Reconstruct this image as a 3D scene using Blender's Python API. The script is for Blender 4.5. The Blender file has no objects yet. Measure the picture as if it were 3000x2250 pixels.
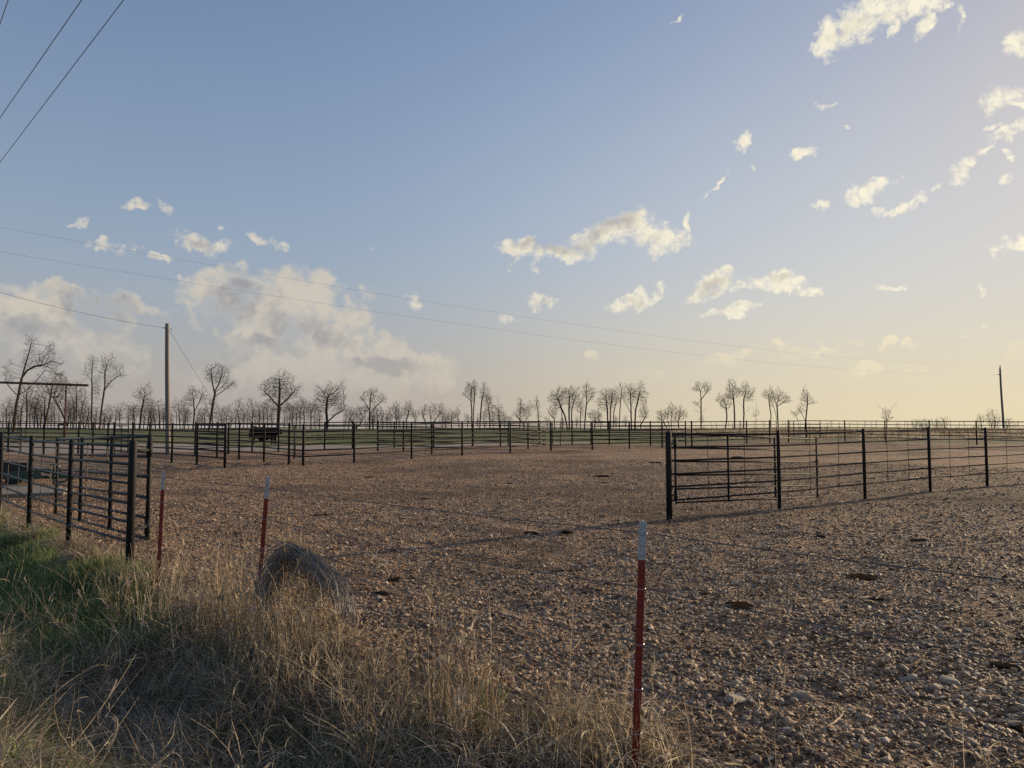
import bpy, bmesh, math, random
import numpy as np
from mathutils import Vector, Matrix, Quaternion

C = bpy.context.scene.collection
rnd = random.Random(7)
nrng = np.random.default_rng(11)
R = math.radians
F_PX = 2200.0
PITCH = math.atan(130 / 2200)
CAM_H = 1.75

# ------------------------------------------------------------------ camera
cam_d = bpy.data.cameras.new('camera')
cam_d.sensor_width = 36.0
cam_d.lens = 36.0 * F_PX / 3000.0
cam_d.clip_start = 0.05
cam_d.clip_end = 20000
cam = bpy.data.objects.new('camera', cam_d)
C.objects.link(cam)
cam.location = (0, 0, CAM_H)
cam.rotation_euler = (R(90) + PITCH, 0, 0)
bpy.context.scene.camera = cam

def ray(px, py):
    """Direction of the photograph's pixel (3000 x 2250), scaled to depth y = 1."""
    u = (px - 1500) / F_PX
    w = (1125 - py) / F_PX
    y = math.cos(PITCH) - w * math.sin(PITCH)
    z = math.sin(PITCH) + w * math.cos(PITCH)
    return Vector((u / y, 1.0, z / y))

def P(px, py, d):
    r = ray(px, py)
    return Vector((r.x * d, d, CAM_H + r.z * d))

# ------------------------------------------------------------------ light
SUN_AZ, SUN_EL = 54.0, 12.0
SKY_STRENGTH = 0.10
scene = bpy.context.scene
scene.view_settings.view_transform = 'Standard'
scene.view_settings.look = 'None'
scene.view_settings.exposure = 0.25
scene.view_settings.gamma = 1.0
scene.cycles.max_bounces = 4
scene.cycles.diffuse_bounces = 3
scene.cycles.glossy_bounces = 2
scene.cycles.transparent_max_bounces = 8
scene.cycles.use_denoising = False

sun_d = bpy.data.lights.new('sun', 'SUN')
sun_d.energy = 5.0
sun_d.angle = R(0.6)
sun_d.color = (1.0, 0.77, 0.49)
sun = bpy.data.objects.new('sun', sun_d)
C.objects.link(sun)
sdir = Vector((math.sin(R(SUN_AZ)) * math.cos(R(SUN_EL)), math.cos(R(SUN_AZ)) * math.cos(R(SUN_EL)), math.sin(R(SUN_EL))))
sun.rotation_euler = (-sdir).to_track_quat('-Z', 'Y').to_euler()
sun.location = (30, 30, 20)

# ------------------------------------------------------------------ node helper
class NT:
    def __init__(self, tree):
        self.t = tree
        self.n = tree.nodes
        self.l = tree.links
    def node(self, kind, **kw):
        n = self.n.new(kind)
        for k, v in kw.items():
            setattr(n, k, v)
        return n
    def link(self, a, b):
        self.l.new(a, b)
    def put(self, sock, v):
        if isinstance(v, bpy.types.NodeSocket):
            self.l.new(v, sock)
        elif v is not None:
            sock.default_value = v
    def math(self, op, a, b=None, c=None, clamp=False):
        n = self.node('ShaderNodeMath', operation=op, use_clamp=clamp)
        self.put(n.inputs[0], a); self.put(n.inputs[1], b)
        if c is not None: self.put(n.inputs[2], c)
        return n.outputs[0]
    def vmath(self, op, a, b=None):
        n = self.node('ShaderNodeVectorMath', operation=op)
        self.put(n.inputs[0], a)
        if b is not None: self.put(n.inputs[1], b)
        return n
    def mix(self, f, a, b, mode='MIX'):
        n = self.node('ShaderNodeMix', data_type='RGBA', blend_type=mode)
        self.put(n.inputs['Factor'], f)
        self.put(n.inputs[6], a if not isinstance(a, tuple) else (*a, 1.0)[:4])
        self.put(n.inputs[7], b if not isinstance(b, tuple) else (*b, 1.0)[:4])
        return n.outputs[2]
    def step(self, v, lo, hi, a=0.0, b=1.0):
        n = self.node('ShaderNodeMapRange', interpolation_type='SMOOTHSTEP')
        self.put(n.inputs[0], v)
        n.inputs[1].default_value, n.inputs[2].default_value = lo, hi
        n.inputs[3].default_value, n.inputs[4].default_value = a, b
        return n.outputs[0]
    def noise(self, vec, scale, detail=4.0, rough=0.5, dist=0.0):
        n = self.node('ShaderNodeTexNoise')
        if vec is not None: self.link(vec, n.inputs['Vector'])
        n.inputs['Scale'].default_value = scale
        n.inputs['Detail'].default_value = detail
        n.inputs['Roughness'].default_value = rough
        n.inputs['Distortion'].default_value = dist
        return n.outputs[0]
    def ramp(self, f, stops):
        n = self.node('ShaderNodeValToRGB')
        e = n.color_ramp.elements
        while len(e) < len(stops): e.new(0.5)
        for k, (p, c) in enumerate(stops):
            e[k].position = p; e[k].color = (*c, 1.0)
        self.link(f, n.inputs[0])
        return n.outputs[0]

# ------------------------------------------------------------------ sky: Nishita with clouds placed by direction
world = bpy.data.worlds.new('World')
scene.world = world
world.use_nodes = True
w = NT(world.node_tree)
w.n.clear()
sky = w.node('ShaderNodeTexSky', sky_type='NISHITA')
sky.sun_disc = False
sky.sun_elevation = R(SUN_EL)
sky.sun_rotation = R(SUN_AZ)
sky.altitude = 100
sky.air_density = 1.0
sky.dust_density = 1.4
sky.ozone_density = 2.0
tc = w.node('ShaderNodeTexCoord')
D = tc.outputs['Generated']
sep = w.node('ShaderNodeSeparateXYZ'); w.link(D, sep.inputs[0])
az = w.math('ARCTAN2', sep.outputs[0], sep.outputs[1])
el = w.math('ARCSINE', sep.outputs[2])
comb = w.node('ShaderNodeCombineXYZ'); w.link(az, comb.inputs[0]); w.link(el, comb.inputs[1])
def wnoise(scale, amp, detail=2.0):
    n = w.node('ShaderNodeTexNoise'); n.inputs['Scale'].default_value = scale; n.inputs['Detail'].default_value = detail
    w.link(D, n.inputs['Vector'])
    v = w.vmath('SUBTRACT', n.outputs['Color'], (0.5, 0.5, 0.5)).outputs[0]
    sc = w.node('ShaderNodeVectorMath', operation='SCALE'); w.link(v, sc.inputs[0]); sc.inputs['Scale'].default_value = amp
    return sc.outputs[0]
AE = w.vmath('ADD', w.vmath('ADD', comb.outputs[0], wnoise(26, 0.034)).outputs[0], wnoise(90, 0.016, 5.0)).outputs[0]

def azel(px, py):
    r = ray(px, py)
    return math.atan2(r.x, r.y), math.atan2(r.z, math.hypot(r.x, r.y))

def cloud_mask(items):
    acc = None
    for (cx, cy, rx, ry, rot, amp) in items:
        a0, e0 = azel(cx, cy)
        sc = math.cos(a0) ** 2
        m = w.node('ShaderNodeMapping', vector_type='TEXTURE')
        m.inputs['Location'].default_value = (a0, e0, 0)
        m.inputs['Rotation'].default_value = (0, 0, -R(rot))
        m.inputs['Scale'].default_value = (rx * 1.35 / F_PX * sc, ry * 1.35 / F_PX * max(sc, 0.8), 1)
        if acc is None:
            w.link(AE, m.inputs[0])
        else:   # each cloud waits for the one before it, which keeps the shader's working memory small
            ma = w.node('ShaderNodeVectorMath', operation='MULTIPLY_ADD')
            w.link(acc, ma.inputs[0]); ma.inputs[1].default_value = (1e-7, 1e-7, 1e-7); w.link(AE, ma.inputs[2])
            w.link(ma.outputs[0], m.inputs[0])
        dd = w.vmath('DOT_PRODUCT', m.outputs[0], m.outputs[0]).outputs['Value']
        v = w.math('MULTIPLY_ADD', dd, -amp, amp)
        acc = v if acc is None else w.math('SMOOTH_MAX', acc, v, 0.12)
    return w.math('MAXIMUM', acc, 0.0)

# photograph pixel, radii, tilt (degrees, clockwise in the picture), thickness
CUMULUS = [
 (2440,115,55,48,-35,1),(2520,70,95,48,-22,1),(2650,22,120,40,0,1),(2560,20,90,40,0,.9),(2715,75,42,20,-58,.9),(2630,75,30,12,-45,.6),(2800,45,13,45,8,.7),(2775,12,35,12,-30,.7),
 (2985,130,32,34,0,.8),(2915,285,45,32,-10,.62),(2975,270,45,26,0,.7),(2980,310,36,14,30,.8),(2965,385,60,20,-8,.9),(2905,368,28,10,20,.8),
 (2832,485,34,44,25,.75),(2885,437,48,11,-15,.7),(2958,455,18,13,0,.8),(2942,512,22,14,-20,.6),
 (2535,555,62,26,-12,.85),(2655,602,52,18,-22,.85),(2600,620,25,14,0,.6),(2405,600,30,15,-15,.85),(2755,548,26,12,-25,.7),(2570,605,25,14,0,.55),(2630,525,20,8,0,.5),
 (2180,412,20,38,22,.85),(2360,460,44,18,-8,.85),(2410,310,26,8,0,.7),(2095,548,52,9,-48,.6),(2478,375,14,10,30,.5),(2210,490,14,9,30,.5),(2205,382,10,5,-30,.5),(1990,70,18,5,-40,.6),
 (1520,722,62,24,-3,1),(1640,738,95,26,4,1),(1735,705,90,34,-20,1.05),(1830,660,95,40,-8,1.1),(1915,690,62,42,10,1.05),(1925,735,34,26,60,.8),(1990,702,38,22,0,.85),(2012,655,10,24,-10,.75),(1500,760,12,22,20,.5),(1570,775,10,24,0,.45),
 (1592,876,34,26,0,.85),(1502,934,30,14,0,.6),
 (2075,845,70,26,-25,1),(2105,812,38,26,0,1),(1862,884,62,22,-8,.85),(1875,868,22,18,0,.9),(1936,848,12,36,18,.75),(2280,828,72,24,2,1),(2295,812,34,20,0,1),(2350,848,50,14,4,.85),(2140,912,78,15,-10,.9),(2590,846,36,11,0,.8),(2870,855,12,6,0,.6),(2170,838,40,14,-20,.6),
 (395,597,44,17,4,.9),(495,617,38,13,42,.75),(246,650,28,14,-45,.75),(320,722,52,22,8,.72),(400,735,30,12,0,.5),(470,752,38,12,-12,.7),(575,715,66,34,4,.8),(610,725,60,22,-10,.8),(780,705,56,16,14,.85),(650,668,14,10,0,.5),(1110,722,16,5,0,.4),
 (2965,722,62,30,-12,.75),(2920,735,28,16,0,.6),(2880,958,14,10,-40,.6),(2820,980,26,8,0,.45),
 (1225,880,30,14,10,.6),(1190,862,10,6,0,.5),(535,820,16,16,-30,.5),
]
BANK = [
 (70,900,120,48,-8,.95),(150,860,60,30,0,.9),(60,960,140,80,0,.8),(220,1010,170,80,10,.75),(330,960,60,60,0,.6),(345,868,46,26,-10,.8),(270,880,70,36,10,.7),(420,900,70,16,0,.45),
 (680,870,110,62,0,.85),(830,880,130,72,-10,1),(945,820,36,26,-20,1),(640,806,26,14,0,.9),(900,930,110,60,0,.85),(1050,910,44,50,0,.85),(1055,975,34,40,0,.7),(760,960,140,70,0,.75),(950,1020,180,60,0,.7),(1130,1040,60,28,0,.75),
 (1220,1090,130,46,8,.8),(1330,1100,60,30,0,.65),(1040,1100,220,60,0,.6),(800,1080,200,70,0,.55),
 (2260,1036,105,20,-6,.7),(2380,1030,60,14,-8,.7),(2060,1078,90,24,-18,.6),(1900,1092,80,22,-5,.55),(2270,1010,14,12,0,.7),(1740,1042,18,10,0,.5),
 (2600,1008,24,14,-30,.6),(2665,1006,22,14,-20,.65),(2500,1000,30,8,0,.5),(2525,1078,50,18,0,.5),(2680,1075,36,12,-10,.5),(2975,1020,36,18,-25,.6),(2440,1012,40,8,10,.4),
]
mc = cloud_mask(CUMULUS)
GREY = [(1640, 722, 110, 20, 2, 1), (1560, 715, 60, 16, -3, .9), (1790, 655, 85, 26, -18, 1), (1740, 690, 50, 22, -25, .8), (2085, 838, 55, 26, -25, .9), (2280, 812, 40, 12, 0, .7), (2500, 80, 50, 20, -25, .5), (1860, 884, 40, 14, 0, .5),
 (575, 712, 45, 22, 0, .7), (2230, 1040, 60, 16, -5, .9), (300, 900, 110, 60, 10, 1), (1150, 1075, 120, 24, 5, .8), (780, 1010, 160, 26, 6, .8), (700, 850, 60, 26, -10, .7), (660, 905, 90, 60, 10, .8), (900, 975, 130, 45, 10, .7), (100, 960, 120, 40, 0, .6), (1590, 880, 22, 12, 0, .5)]
mg = cloud_mask(GREY)
mb = cloud_mask([(a, b_, c * 1.18, d * 1.22, e, min(1.05, f * 1.12)) for a, b_, c, d, e, f in BANK])
warp = w.node('ShaderNodeTexNoise'); warp.inputs['Scale'].default_value = 16; warp.inputs['Detail'].default_value = 3
w.link(D, warp.inputs['Vector'])
wv = w.vmath('SUBTRACT', warp.outputs['Color'], (0.5, 0.5, 0.5)).outputs[0]
sc_ = w.node('ShaderNodeVectorMath', operation='SCALE'); w.link(wv, sc_.inputs[0]); sc_.inputs['Scale'].default_value = 0.035
DW = w.vmath('ADD', D, sc_.outputs[0]).outputs[0]
DS = w.vmath('ADD', DW, tuple(sdir * 0.009)).outputs[0]
fb1 = w.noise(DW, 58, 10, 0.66)
fb2 = w.noise(DS, 58, 5, 0.58)
relief = w.math('MULTIPLY', w.math('SUBTRACT', fb1, fb2), 3.0)
gate_c = w.step(mc, 0.0, 0.28)
dc = w.math('ADD', w.math('MULTIPLY', mc, 1.25), w.math('MULTIPLY', w.math('MULTIPLY', w.math('SUBTRACT', fb1, 0.52), 3.9), gate_c))
alpha_c = w.step(dc, 0.05, 1.25)
fbb = w.noise(DW, 15, 9, 0.57)
gate_b = w.step(mb, 0.0, 0.3)
db = w.math('ADD', mb, w.math('MULTIPLY', w.math('MULTIPLY', w.math('SUBTRACT', fbb, 0.5), 3.4), gate_b))
db = w.math('ADD', db, w.math('MULTIPLY', w.math('MULTIPLY', w.math('SUBTRACT', w.noise(DW, 48, 8, 0.6), 0.5), 2.0), gate_b))
alpha_b = w.math('MULTIPLY', w.math('MULTIPLY', w.step(db, 0.10, 1.05), 0.82), w.step(el, 0.015, 0.15, 0.25, 1.0))

K = 0.85 / SKY_STRENGTH
def kcol(c): return tuple(v * K for v in c)
# warm sunward tint of the sky and clouds: angle to the sun
sd = w.vmath('DOT_PRODUCT', D, tuple(sdir)).outputs['Value']
toward = w.step(sd, 0.35, 1.0)
lowness = w.step(el, 0.0, 0.42, 1.0, 0.0)
skyc = sky.outputs[0]
# compress the brightest part of the sky near the sun
lum = w.node('ShaderNodeRGBToBW'); w.link(skyc, lum.inputs[0])
den = w.math('ADD', w.math('MULTIPLY', lum.outputs[0], SKY_STRENGTH * 3.8), 1.0)
inv = w.math('DIVIDE', 2.3, den)
skyc2 = w.node('ShaderNodeVectorMath', operation='SCALE'); w.link(skyc, skyc2.inputs[0]); w.link(inv, skyc2.inputs['Scale'])
skyv = w.vmath('MULTIPLY', skyc2.outputs[0], (1.09, 0.995, 0.99)).outputs[0]
haze = w.mix(toward, kcol((0.44, 0.385, 0.355)), kcol((0.84, 0.70, 0.42)))
hz = w.math('MULTIPLY', w.math('POWER', w.step(el, -0.02, 0.31, 1.0, 0.0), 1.9), 0.88)
veil_c = w.mix(toward, kcol((0.44, 0.475, 0.555)), kcol((0.66, 0.68, 0.69)))
veil_f = w.math('MULTIPLY', w.step(el, 0.0, 0.62, 1.0, 0.0), w.math('MULTIPLY_ADD', toward, 0.55, 0.42))
skyh = w.mix(hz, w.mix(veil_f, skyv, veil_c), haze)

lit_c = w.mix(toward, kcol((0.72, 0.66, 0.55)), kcol((1.0, 0.93, 0.72)))
dark_c = w.mix(toward, kcol((0.36, 0.34, 0.34)), kcol((0.62, 0.57, 0.47)))
core = w.step(w.math('ADD', mc, w.math('MULTIPLY', w.math('SUBTRACT', fb1, 0.5), 1.6)), 0.72, 1.15)
sh_c = w.math('ADD', w.math('MULTIPLY_ADD', core, 0.22, w.math('MULTIPLY', mg, 0.85)), w.math('MULTIPLY', relief, -0.55), clamp=True)
col_c = w.mix(sh_c, lit_c, dark_c)
lit_b = w.mix(toward, kcol((0.64, 0.575, 0.475)), kcol((0.95, 0.82, 0.55)))
dark_b = w.mix(toward, kcol((0.34, 0.325, 0.325)), kcol((0.66, 0.56, 0.40)))
soft = w.math('MULTIPLY', w.math('SUBTRACT', w.noise(D, 9, 4, 0.5), 0.5), 2.4)
sh_b = w.math('ADD', w.step(w.math('ADD', w.math('ADD', w.math('MULTIPLY_ADD', mg, 1.1, w.math('MULTIPLY', mb, 0.45)), soft), w.math('MULTIPLY', relief, -0.35)), 0.30, 1.25), 0.0, clamp=True)
rim = w.step(db, 0.35, 1.0, 1.0, 0.0)
col_b = w.mix(w.math('MULTIPLY', sh_b, w.math('SUBTRACT', 1.0, w.math('MULTIPLY', rim, 0.6))), lit_b, dark_b)
s1 = w.mix(alpha_b, skyh, col_b)
s2 = w.mix(w.math('MULTIPLY', alpha_c, 0.93), s1, col_c)
bg = w.node('ShaderNodeBackground'); w.link(s2, bg.inputs[0]); bg.inputs[1].default_value = SKY_STRENGTH
wo = w.node('ShaderNodeOutputWorld'); w.link(bg.outputs[0], wo.inputs[0])
world.cycles.sampling_method = 'MANUAL'
world.cycles.sample_map_resolution = 512

# ------------------------------------------------------------------ mesh helpers
class MB:
    def __init__(self):
        self.v = []; self.f = []; self.mi = []
        self.cur = 0
    def add(self, vs, fs):
        o = len(self.v)
        self.v.extend([tuple(p) for p in vs])
        for f in fs:
            self.f.append(tuple(i + o for i in f)); self.mi.append(self.cur)
    def tube(self, pts, rad, n=8, caps=True, phase=0.0, flat=1.0):
        pts = [Vector(p) for p in pts]
        if not isinstance(rad, (list, tuple)): rad = [rad] * len(pts)
        t0 = (pts[1] - pts[0]).normalized()
        ref = Vector((0, 0, 1)) if abs(t0.z) < 0.9 else Vector((1, 0, 0))
        nx = t0.cross(ref).normalized(); ny = t0.cross(nx).normalized()
        vs = []
        for k, p in enumerate(pts):
            if k == 0: t = pts[1] - pts[0]
            elif k == len(pts) - 1: t = pts[-1] - pts[-2]
            else: t = pts[k + 1] - pts[k - 1]
            t.normalize()
            nx = (nx - t * nx.dot(t)).normalized(); ny = t.cross(nx)
            for j in range(n):
                a = 2 * math.pi * j / n + phase
                vs.append(p + (nx * math.cos(a) + ny * (math.sin(a) * flat)) * rad[k])
        fs = []
        for k in range(len(pts) - 1):
            for j in range(n):
                j2 = (j + 1) % n
                fs.append((k * n + j, k * n + j2, (k + 1) * n + j2, (k + 1) * n + j))
        if caps:
            fs.append(tuple(range(n - 1, -1, -1)))
            fs.append(tuple(range((len(pts) - 1) * n, len(pts) * n)))
        self.add(vs, fs)
    def box(self, c, s, rot=None):
        c = Vector(c); hx, hy, hz = s[0] / 2, s[1] / 2, s[2] / 2
        vs = [Vector((x, y, z)) for z in (-hz, hz) for y in (-hy, hy) for x in (-hx, hx)]
        if rot is not None: vs = [rot @ v for v in vs]
        self.add([v + c for v in vs], [(0, 2, 3, 1), (4, 5, 7, 6), (0, 1, 5, 4), (2, 6, 7, 3), (0, 4, 6, 2), (1, 3, 7, 5)])
    def build(self, name, mat, parent=None, smooth=False, mats=None):
        me = bpy.data.meshes.new(name)
        me.from_pydata(self.v, [], self.f)
        for m in (mats or [mat]): me.materials.append(m)
        if mats: me.polygons.foreach_set('material_index', self.mi)
        if smooth: me.polygons.foreach_set('use_smooth', [True] * len(me.polygons))
        me.update()
        return put(name, me, parent)

def put(name, data, parent=None):
    o = bpy.data.objects.new(name, data)
    C.objects.link(o)
    if parent is not None:
        o.parent = parent
        o.location = -parent.location if parent.type == 'EMPTY' else (0, 0, 0)
    return o

def raw_mesh(name, v, f, mat, nper=4, smooth=False):
    """Mesh from numpy arrays: v (N,3), f (M,nper)."""
    me = bpy.data.meshes.new(name)
    v = np.asarray(v, dtype=np.float32); f = np.asarray(f, dtype=np.int32)
    me.vertices.add(len(v)); me.vertices.foreach_set('co', v.ravel())
    me.loops.add(f.size); me.loops.foreach_set('vertex_index', f.ravel())
    me.polygons.add(len(f))
    me.polygons.foreach_set('loop_start', np.arange(0, f.size, nper, dtype=np.int32))
    me.polygons.foreach_set('loop_total', np.full(len(f), nper, dtype=np.int32))
    if smooth: me.polygons.foreach_set('use_smooth', np.ones(len(f), dtype=bool))
    if mat is not None: me.materials.append(mat)
    me.update(calc_edges=True)
    return me

def thing(name, label, cat, loc=(0, 0, 0), group=None):
    o = bpy.data.objects.new(name, None)
    o.empty_display_size = 0.2
    C.objects.link(o)
    o.location = loc
    o['label'] = label; o['category'] = cat
    if group: o['group'] = group
    return o

def tag(o, label=None, cat=None, group=None, kind=None):
    if label: o['label'] = label
    if cat: o['category'] = cat
    if group: o['group'] = group
    if kind: o['kind'] = kind
    return o

# ------------------------------------------------------------------ materials
def new_mat(name):
    m = bpy.data.materials.new(name)
    m.use_nodes = True
    t = NT(m.node_tree)
    b = t.n['Principled BSDF']
    return m, t, b

def plain(name, col, rough=0.6, var=0.25, scale=6.0, metal=0.0, bump=0.0, spec=0.5, col2=None, thr=(0.55, 0.7)):
    m, t, b = new_mat(name)
    tc = t.node('ShaderNodeTexCoord')
    n = t.noise(tc.outputs['Object'], scale, 5, 0.6)
    base = t.mix(n, tuple(c * (1 - var) for c in col), tuple(min(1, c * (1 + var)) for c in col))
    if col2 is not None:
        n2 = t.noise(tc.outputs['Object'], scale * 2.3, 6, 0.65)
        base = t.mix(t.step(n2, *thr), base, col2)
    t.link(base, b.inputs['Base Color'])
    b.inputs['Roughness'].default_value = rough
    b.inputs['Metallic'].default_value = metal
    b.inputs['Specular IOR Level'].default_value = spec
    if bump:
        bn = t.node('ShaderNodeBump'); bn.inputs['Strength'].default_value = bump; bn.inputs['Distance'].default_value = 0.01
        t.link(t.noise(tc.outputs['Object'], scale * 6, 5, 0.6), bn.inputs['Height']); t.link(bn.outputs[0], b.inputs['Normal'])
    return m

M = {}
M['pipe'] = plain('black_pipe_paint', (0.013, 0.013, 0.014), 0.72, 0.4, 9.0, bump=0.3, spec=0.3, col2=(0.03, 0.022, 0.018), thr=(0.58, 0.72))
M['rail'] = plain('sky_greyed_rail_paint', (0.022, 0.021, 0.022), 0.75, 0.4, 8.0, bump=0.25, spec=0.25, col2=(0.055, 0.042, 0.036), thr=(0.58, 0.72))  # grey base stands in for sky reflection; kept dull to lose sun glint
M['glossrail'] = plain('black_rail_paint', (0.026, 0.027, 0.030), 0.42, 0.3, 8.0, bump=0.2, spec=0.6, col2=(0.05, 0.04, 0.035), thr=(0.6, 0.74))  # same rail paint, lighter and glossier where the left rails catch sky
M['rod'] = plain('rusty_rod', (0.035, 0.024, 0.02), 0.6, 0.4, 14.0, col2=(0.06, 0.03, 0.02))
M['rust'] = plain('rusty_red_pipe', (0.07, 0.028, 0.02), 0.7, 0.4, 5.0, col2=(0.10, 0.045, 0.03))
M['wood_pole'] = plain('weathered_pole_wood', (0.19, 0.165, 0.14), 0.85, 0.35, 3.0, bump=0.4, col2=(0.10, 0.085, 0.07))
M['post_red'] = plain('red_post_paint', (0.20, 0.017, 0.009), 0.5, 0.3, 12.0, bump=0.2, col2=(0.13, 0.025, 0.016), thr=(0.6, 0.78))
M['post_white'] = plain('white_post_paint', (0.40, 0.41, 0.41), 0.55, 0.12, 15.0, bump=0.15, col2=(0.27, 0.27, 0.27), thr=(0.62, 0.75))
M['wire'] = plain('weathered_wire', (0.13, 0.12, 0.115), 0.6, 0.3, 30.0, metal=0.3, col2=(0.075, 0.055, 0.045))
M['coil'] = plain('old_wire', (0.19, 0.18, 0.175), 0.55, 0.3, 20.0, metal=0.5, col2=(0.05, 0.04, 0.035))
M['cable'] = plain('dark_cable', (0.12, 0.125, 0.14), 0.6, 0.1)
M['clip'] = plain('bright_clip_wire', (0.5, 0.5, 0.5), 0.35, 0.2, metal=0.9)
M['chain'] = plain('steel_chain', (0.22, 0.21, 0.20), 0.65, 0.3, 40.0, metal=0.5)
M['green'] = plain('dark_green_paint', (0.022, 0.062, 0.042), 0.5, 0.35, 4.0, bump=0.1, col2=(0.03, 0.03, 0.022), thr=(0.6, 0.75))
M['darksteel'] = plain('dark_steel', (0.012, 0.012, 0.011), 0.6, 0.4, 5.0)
M['rubber'] = plain('black_rubber', (0.012, 0.012, 0.012), 0.85, 0.3, 8.0)
M['concrete'] = plain('pale_concrete', (0.19, 0.165, 0.135), 0.9, 0.25, 1.6, bump=0.25, col2=(0.2, 0.18, 0.16))
M['manure'] = plain('dried_manure', (0.036, 0.025, 0.017), 1.0, 0.5, 14.0, bump=0.9, spec=0.0)
M['hide'] = plain('black_hide', (0.005, 0.004, 0.004), 0.85, 0.4, 6.0, spec=0.08)
M['hoof'] = plain('hoof', (0.02, 0.017, 0.014), 0.6, 0.3)
M['tagmat'] = plain('ear_tag', (0.6, 0.58, 0.5), 0.5, 0.05)
M['bark'] = plain('bare_bark', (0.085, 0.068, 0.056), 0.95, 0.4, 1.4, spec=0.1, col2=(0.13, 0.115, 0.10))
M['twig'] = plain('bare_twigs', (0.075, 0.058, 0.048), 0.95, 0.3, 2.0, spec=0.1)

def leafy(name, col_a, col_b, col_c, trans=0.45, rough=0.6):
    """Grass blades: a mixture of shades per instance and along position, half of the light passing through."""
    m, t, b = new_mat(name)
    oi = t.node('ShaderNodeObjectInfo')
    geo = t.node('ShaderNodeNewGeometry')
    n = t.noise(geo.outputs['Position'], 1.3, 3, 0.6)
    c = t.ramp(oi.outputs['Random'], [(0.0, col_a), (0.45, col_b), (1.0, col_c)])
    hue = t.mix(t.step(n, 0.35, 0.7), c, t.mix(1.0, c, (0.72, 0.68, 0.62), 'MULTIPLY'))
    rpi = geo.outputs['Random Per Island']
    val = t.math('MULTIPLY_ADD', t.math('POWER', rpi, 1.6), 1.15, 0.4)
    sc2 = t.node('ShaderNodeVectorMath', operation='SCALE'); t.link(hue, sc2.inputs[0]); t.link(val, sc2.inputs['Scale'])
    col = sc2.outputs[0]
    t.link(col, b.inputs['Base Color'])
    b.inputs['Roughness'].default_value = rough
    b.inputs['Specular IOR Level'].default_value = 0.25
    tr = t.node('ShaderNodeBsdfTranslucent'); t.link(col, tr.inputs[0])
    mx = t.node('ShaderNodeMixShader'); mx.inputs[0].default_value = trans
    t.link(b.outputs[0], mx.inputs[1]); t.link(tr.outputs[0], mx.inputs[2])
    t.link(mx.outputs[0], t.n['Material Output'].inputs['Surface'])
    return m
M['grass_green'] = leafy('green_grass_blades', (0.15, 0.235, 0.08), (0.23, 0.32, 0.12), (0.44, 0.46, 0.25))
M['grass_dry'] = leafy('dry_grass_blades', (0.30, 0.23, 0.155), (0.52, 0.43, 0.31), (0.80, 0.71, 0.57))
M['straw'] = leafy('straw', (0.46, 0.37, 0.25), (0.66, 0.55, 0.40), (0.78, 0.69, 0.54), 0.45)

def stone_mat():
    m, t, b = new_mat('limestone_gravel')
    oi = t.node('ShaderNodeObjectInfo')
    tc = t.node('ShaderNodeTexCoord')
    c = t.ramp(oi.outputs['Random'], [(0.0, (0.085, 0.05, 0.03)), (0.18, (0.18, 0.108, 0.062)), (0.36, (0.34, 0.215, 0.125)), (0.60, (0.47, 0.335, 0.22)), (0.84, (0.58, 0.45, 0.315)), (0.94, (0.48, 0.25, 0.12)), (1.0, (0.78, 0.69, 0.56))])
    n = t.noise(tc.outputs['Object'], 2.5, 4, 0.6)
    c2 = t.mix(t.step(n, 0.35, 0.68), c, t.mix(1.0, c, (0.62, 0.58, 0.53), 'MULTIPLY'))
    t.link(c2, b.inputs['Base Color'])
    b.inputs['Roughness'].default_value = 0.62
    b.inputs['Specular IOR Level'].default_value = 0.3
    bn = t.node('ShaderNodeBump'); bn.inputs['Strength'].default_value = 0.35; bn.inputs['Distance'].default_value = 0.08
    t.link(t.noise(tc.outputs['Object'], 5, 4, 0.6), bn.inputs['Height']); t.link(bn.outputs[0], b.inputs['Normal'])
    return m
M['stone'] = stone_mat()

# ------------------------------------------------------------------ terrain
S2 = math.sqrt(2)
def sstep(a):
    a = np.clip(a, 0, 1)
    return a * a * (3 - 2 * a)
def vnoise(x, y, cell, seed, octaves=3):
    out = np.zeros(np.shape(x)); amp = 1.0; tot = 0.0
    for o in range(octaves):
        fx, fy = np.asarray(x) / cell, np.asarray(y) / cell
        ix, iy = np.floor(fx).astype(np.int64), np.floor(fy).astype(np.int64)
        tx, ty = fx - ix, fy - iy
        tx = tx * tx * (3 - 2 * tx); ty = ty * ty * (3 - 2 * ty)
        def hsh(a, b):
            h = (a * 374761393 + b * 668265263 + seed * 974634777 + o * 144665) & 0xFFFFFFFF
            h = ((h ^ (h >> 13)) * 1274126177) & 0xFFFFFFFF
            return ((h ^ (h >> 16)) & 0xFFFF) / 65535.0
        v = (hsh(ix, iy) * (1 - tx) + hsh(ix + 1, iy) * tx) * (1 - ty) + (hsh(ix, iy + 1) * (1 - tx) + hsh(ix + 1, iy + 1) * tx) * ty
        out = out + v * amp; tot += amp; amp *= 0.5; cell = cell * 0.5
    return out / tot
def damp_at(x, y):
    """Trampled dark patches of the yard, 0 to 1."""
    a = vnoise(x, y * 1.6, 3.2, 5, 4)
    b = vnoise(x, y, 0.9, 9, 3)
    hump = 1.3 * np.exp(-(((x - 12.2) / 2.4) ** 2 + ((y - 16.9) / 1.5) ** 2))
    return np.clip(sstep((a * 0.7 + b * 0.3 - 0.50) / 0.16) + hump, 0, 1)
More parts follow.
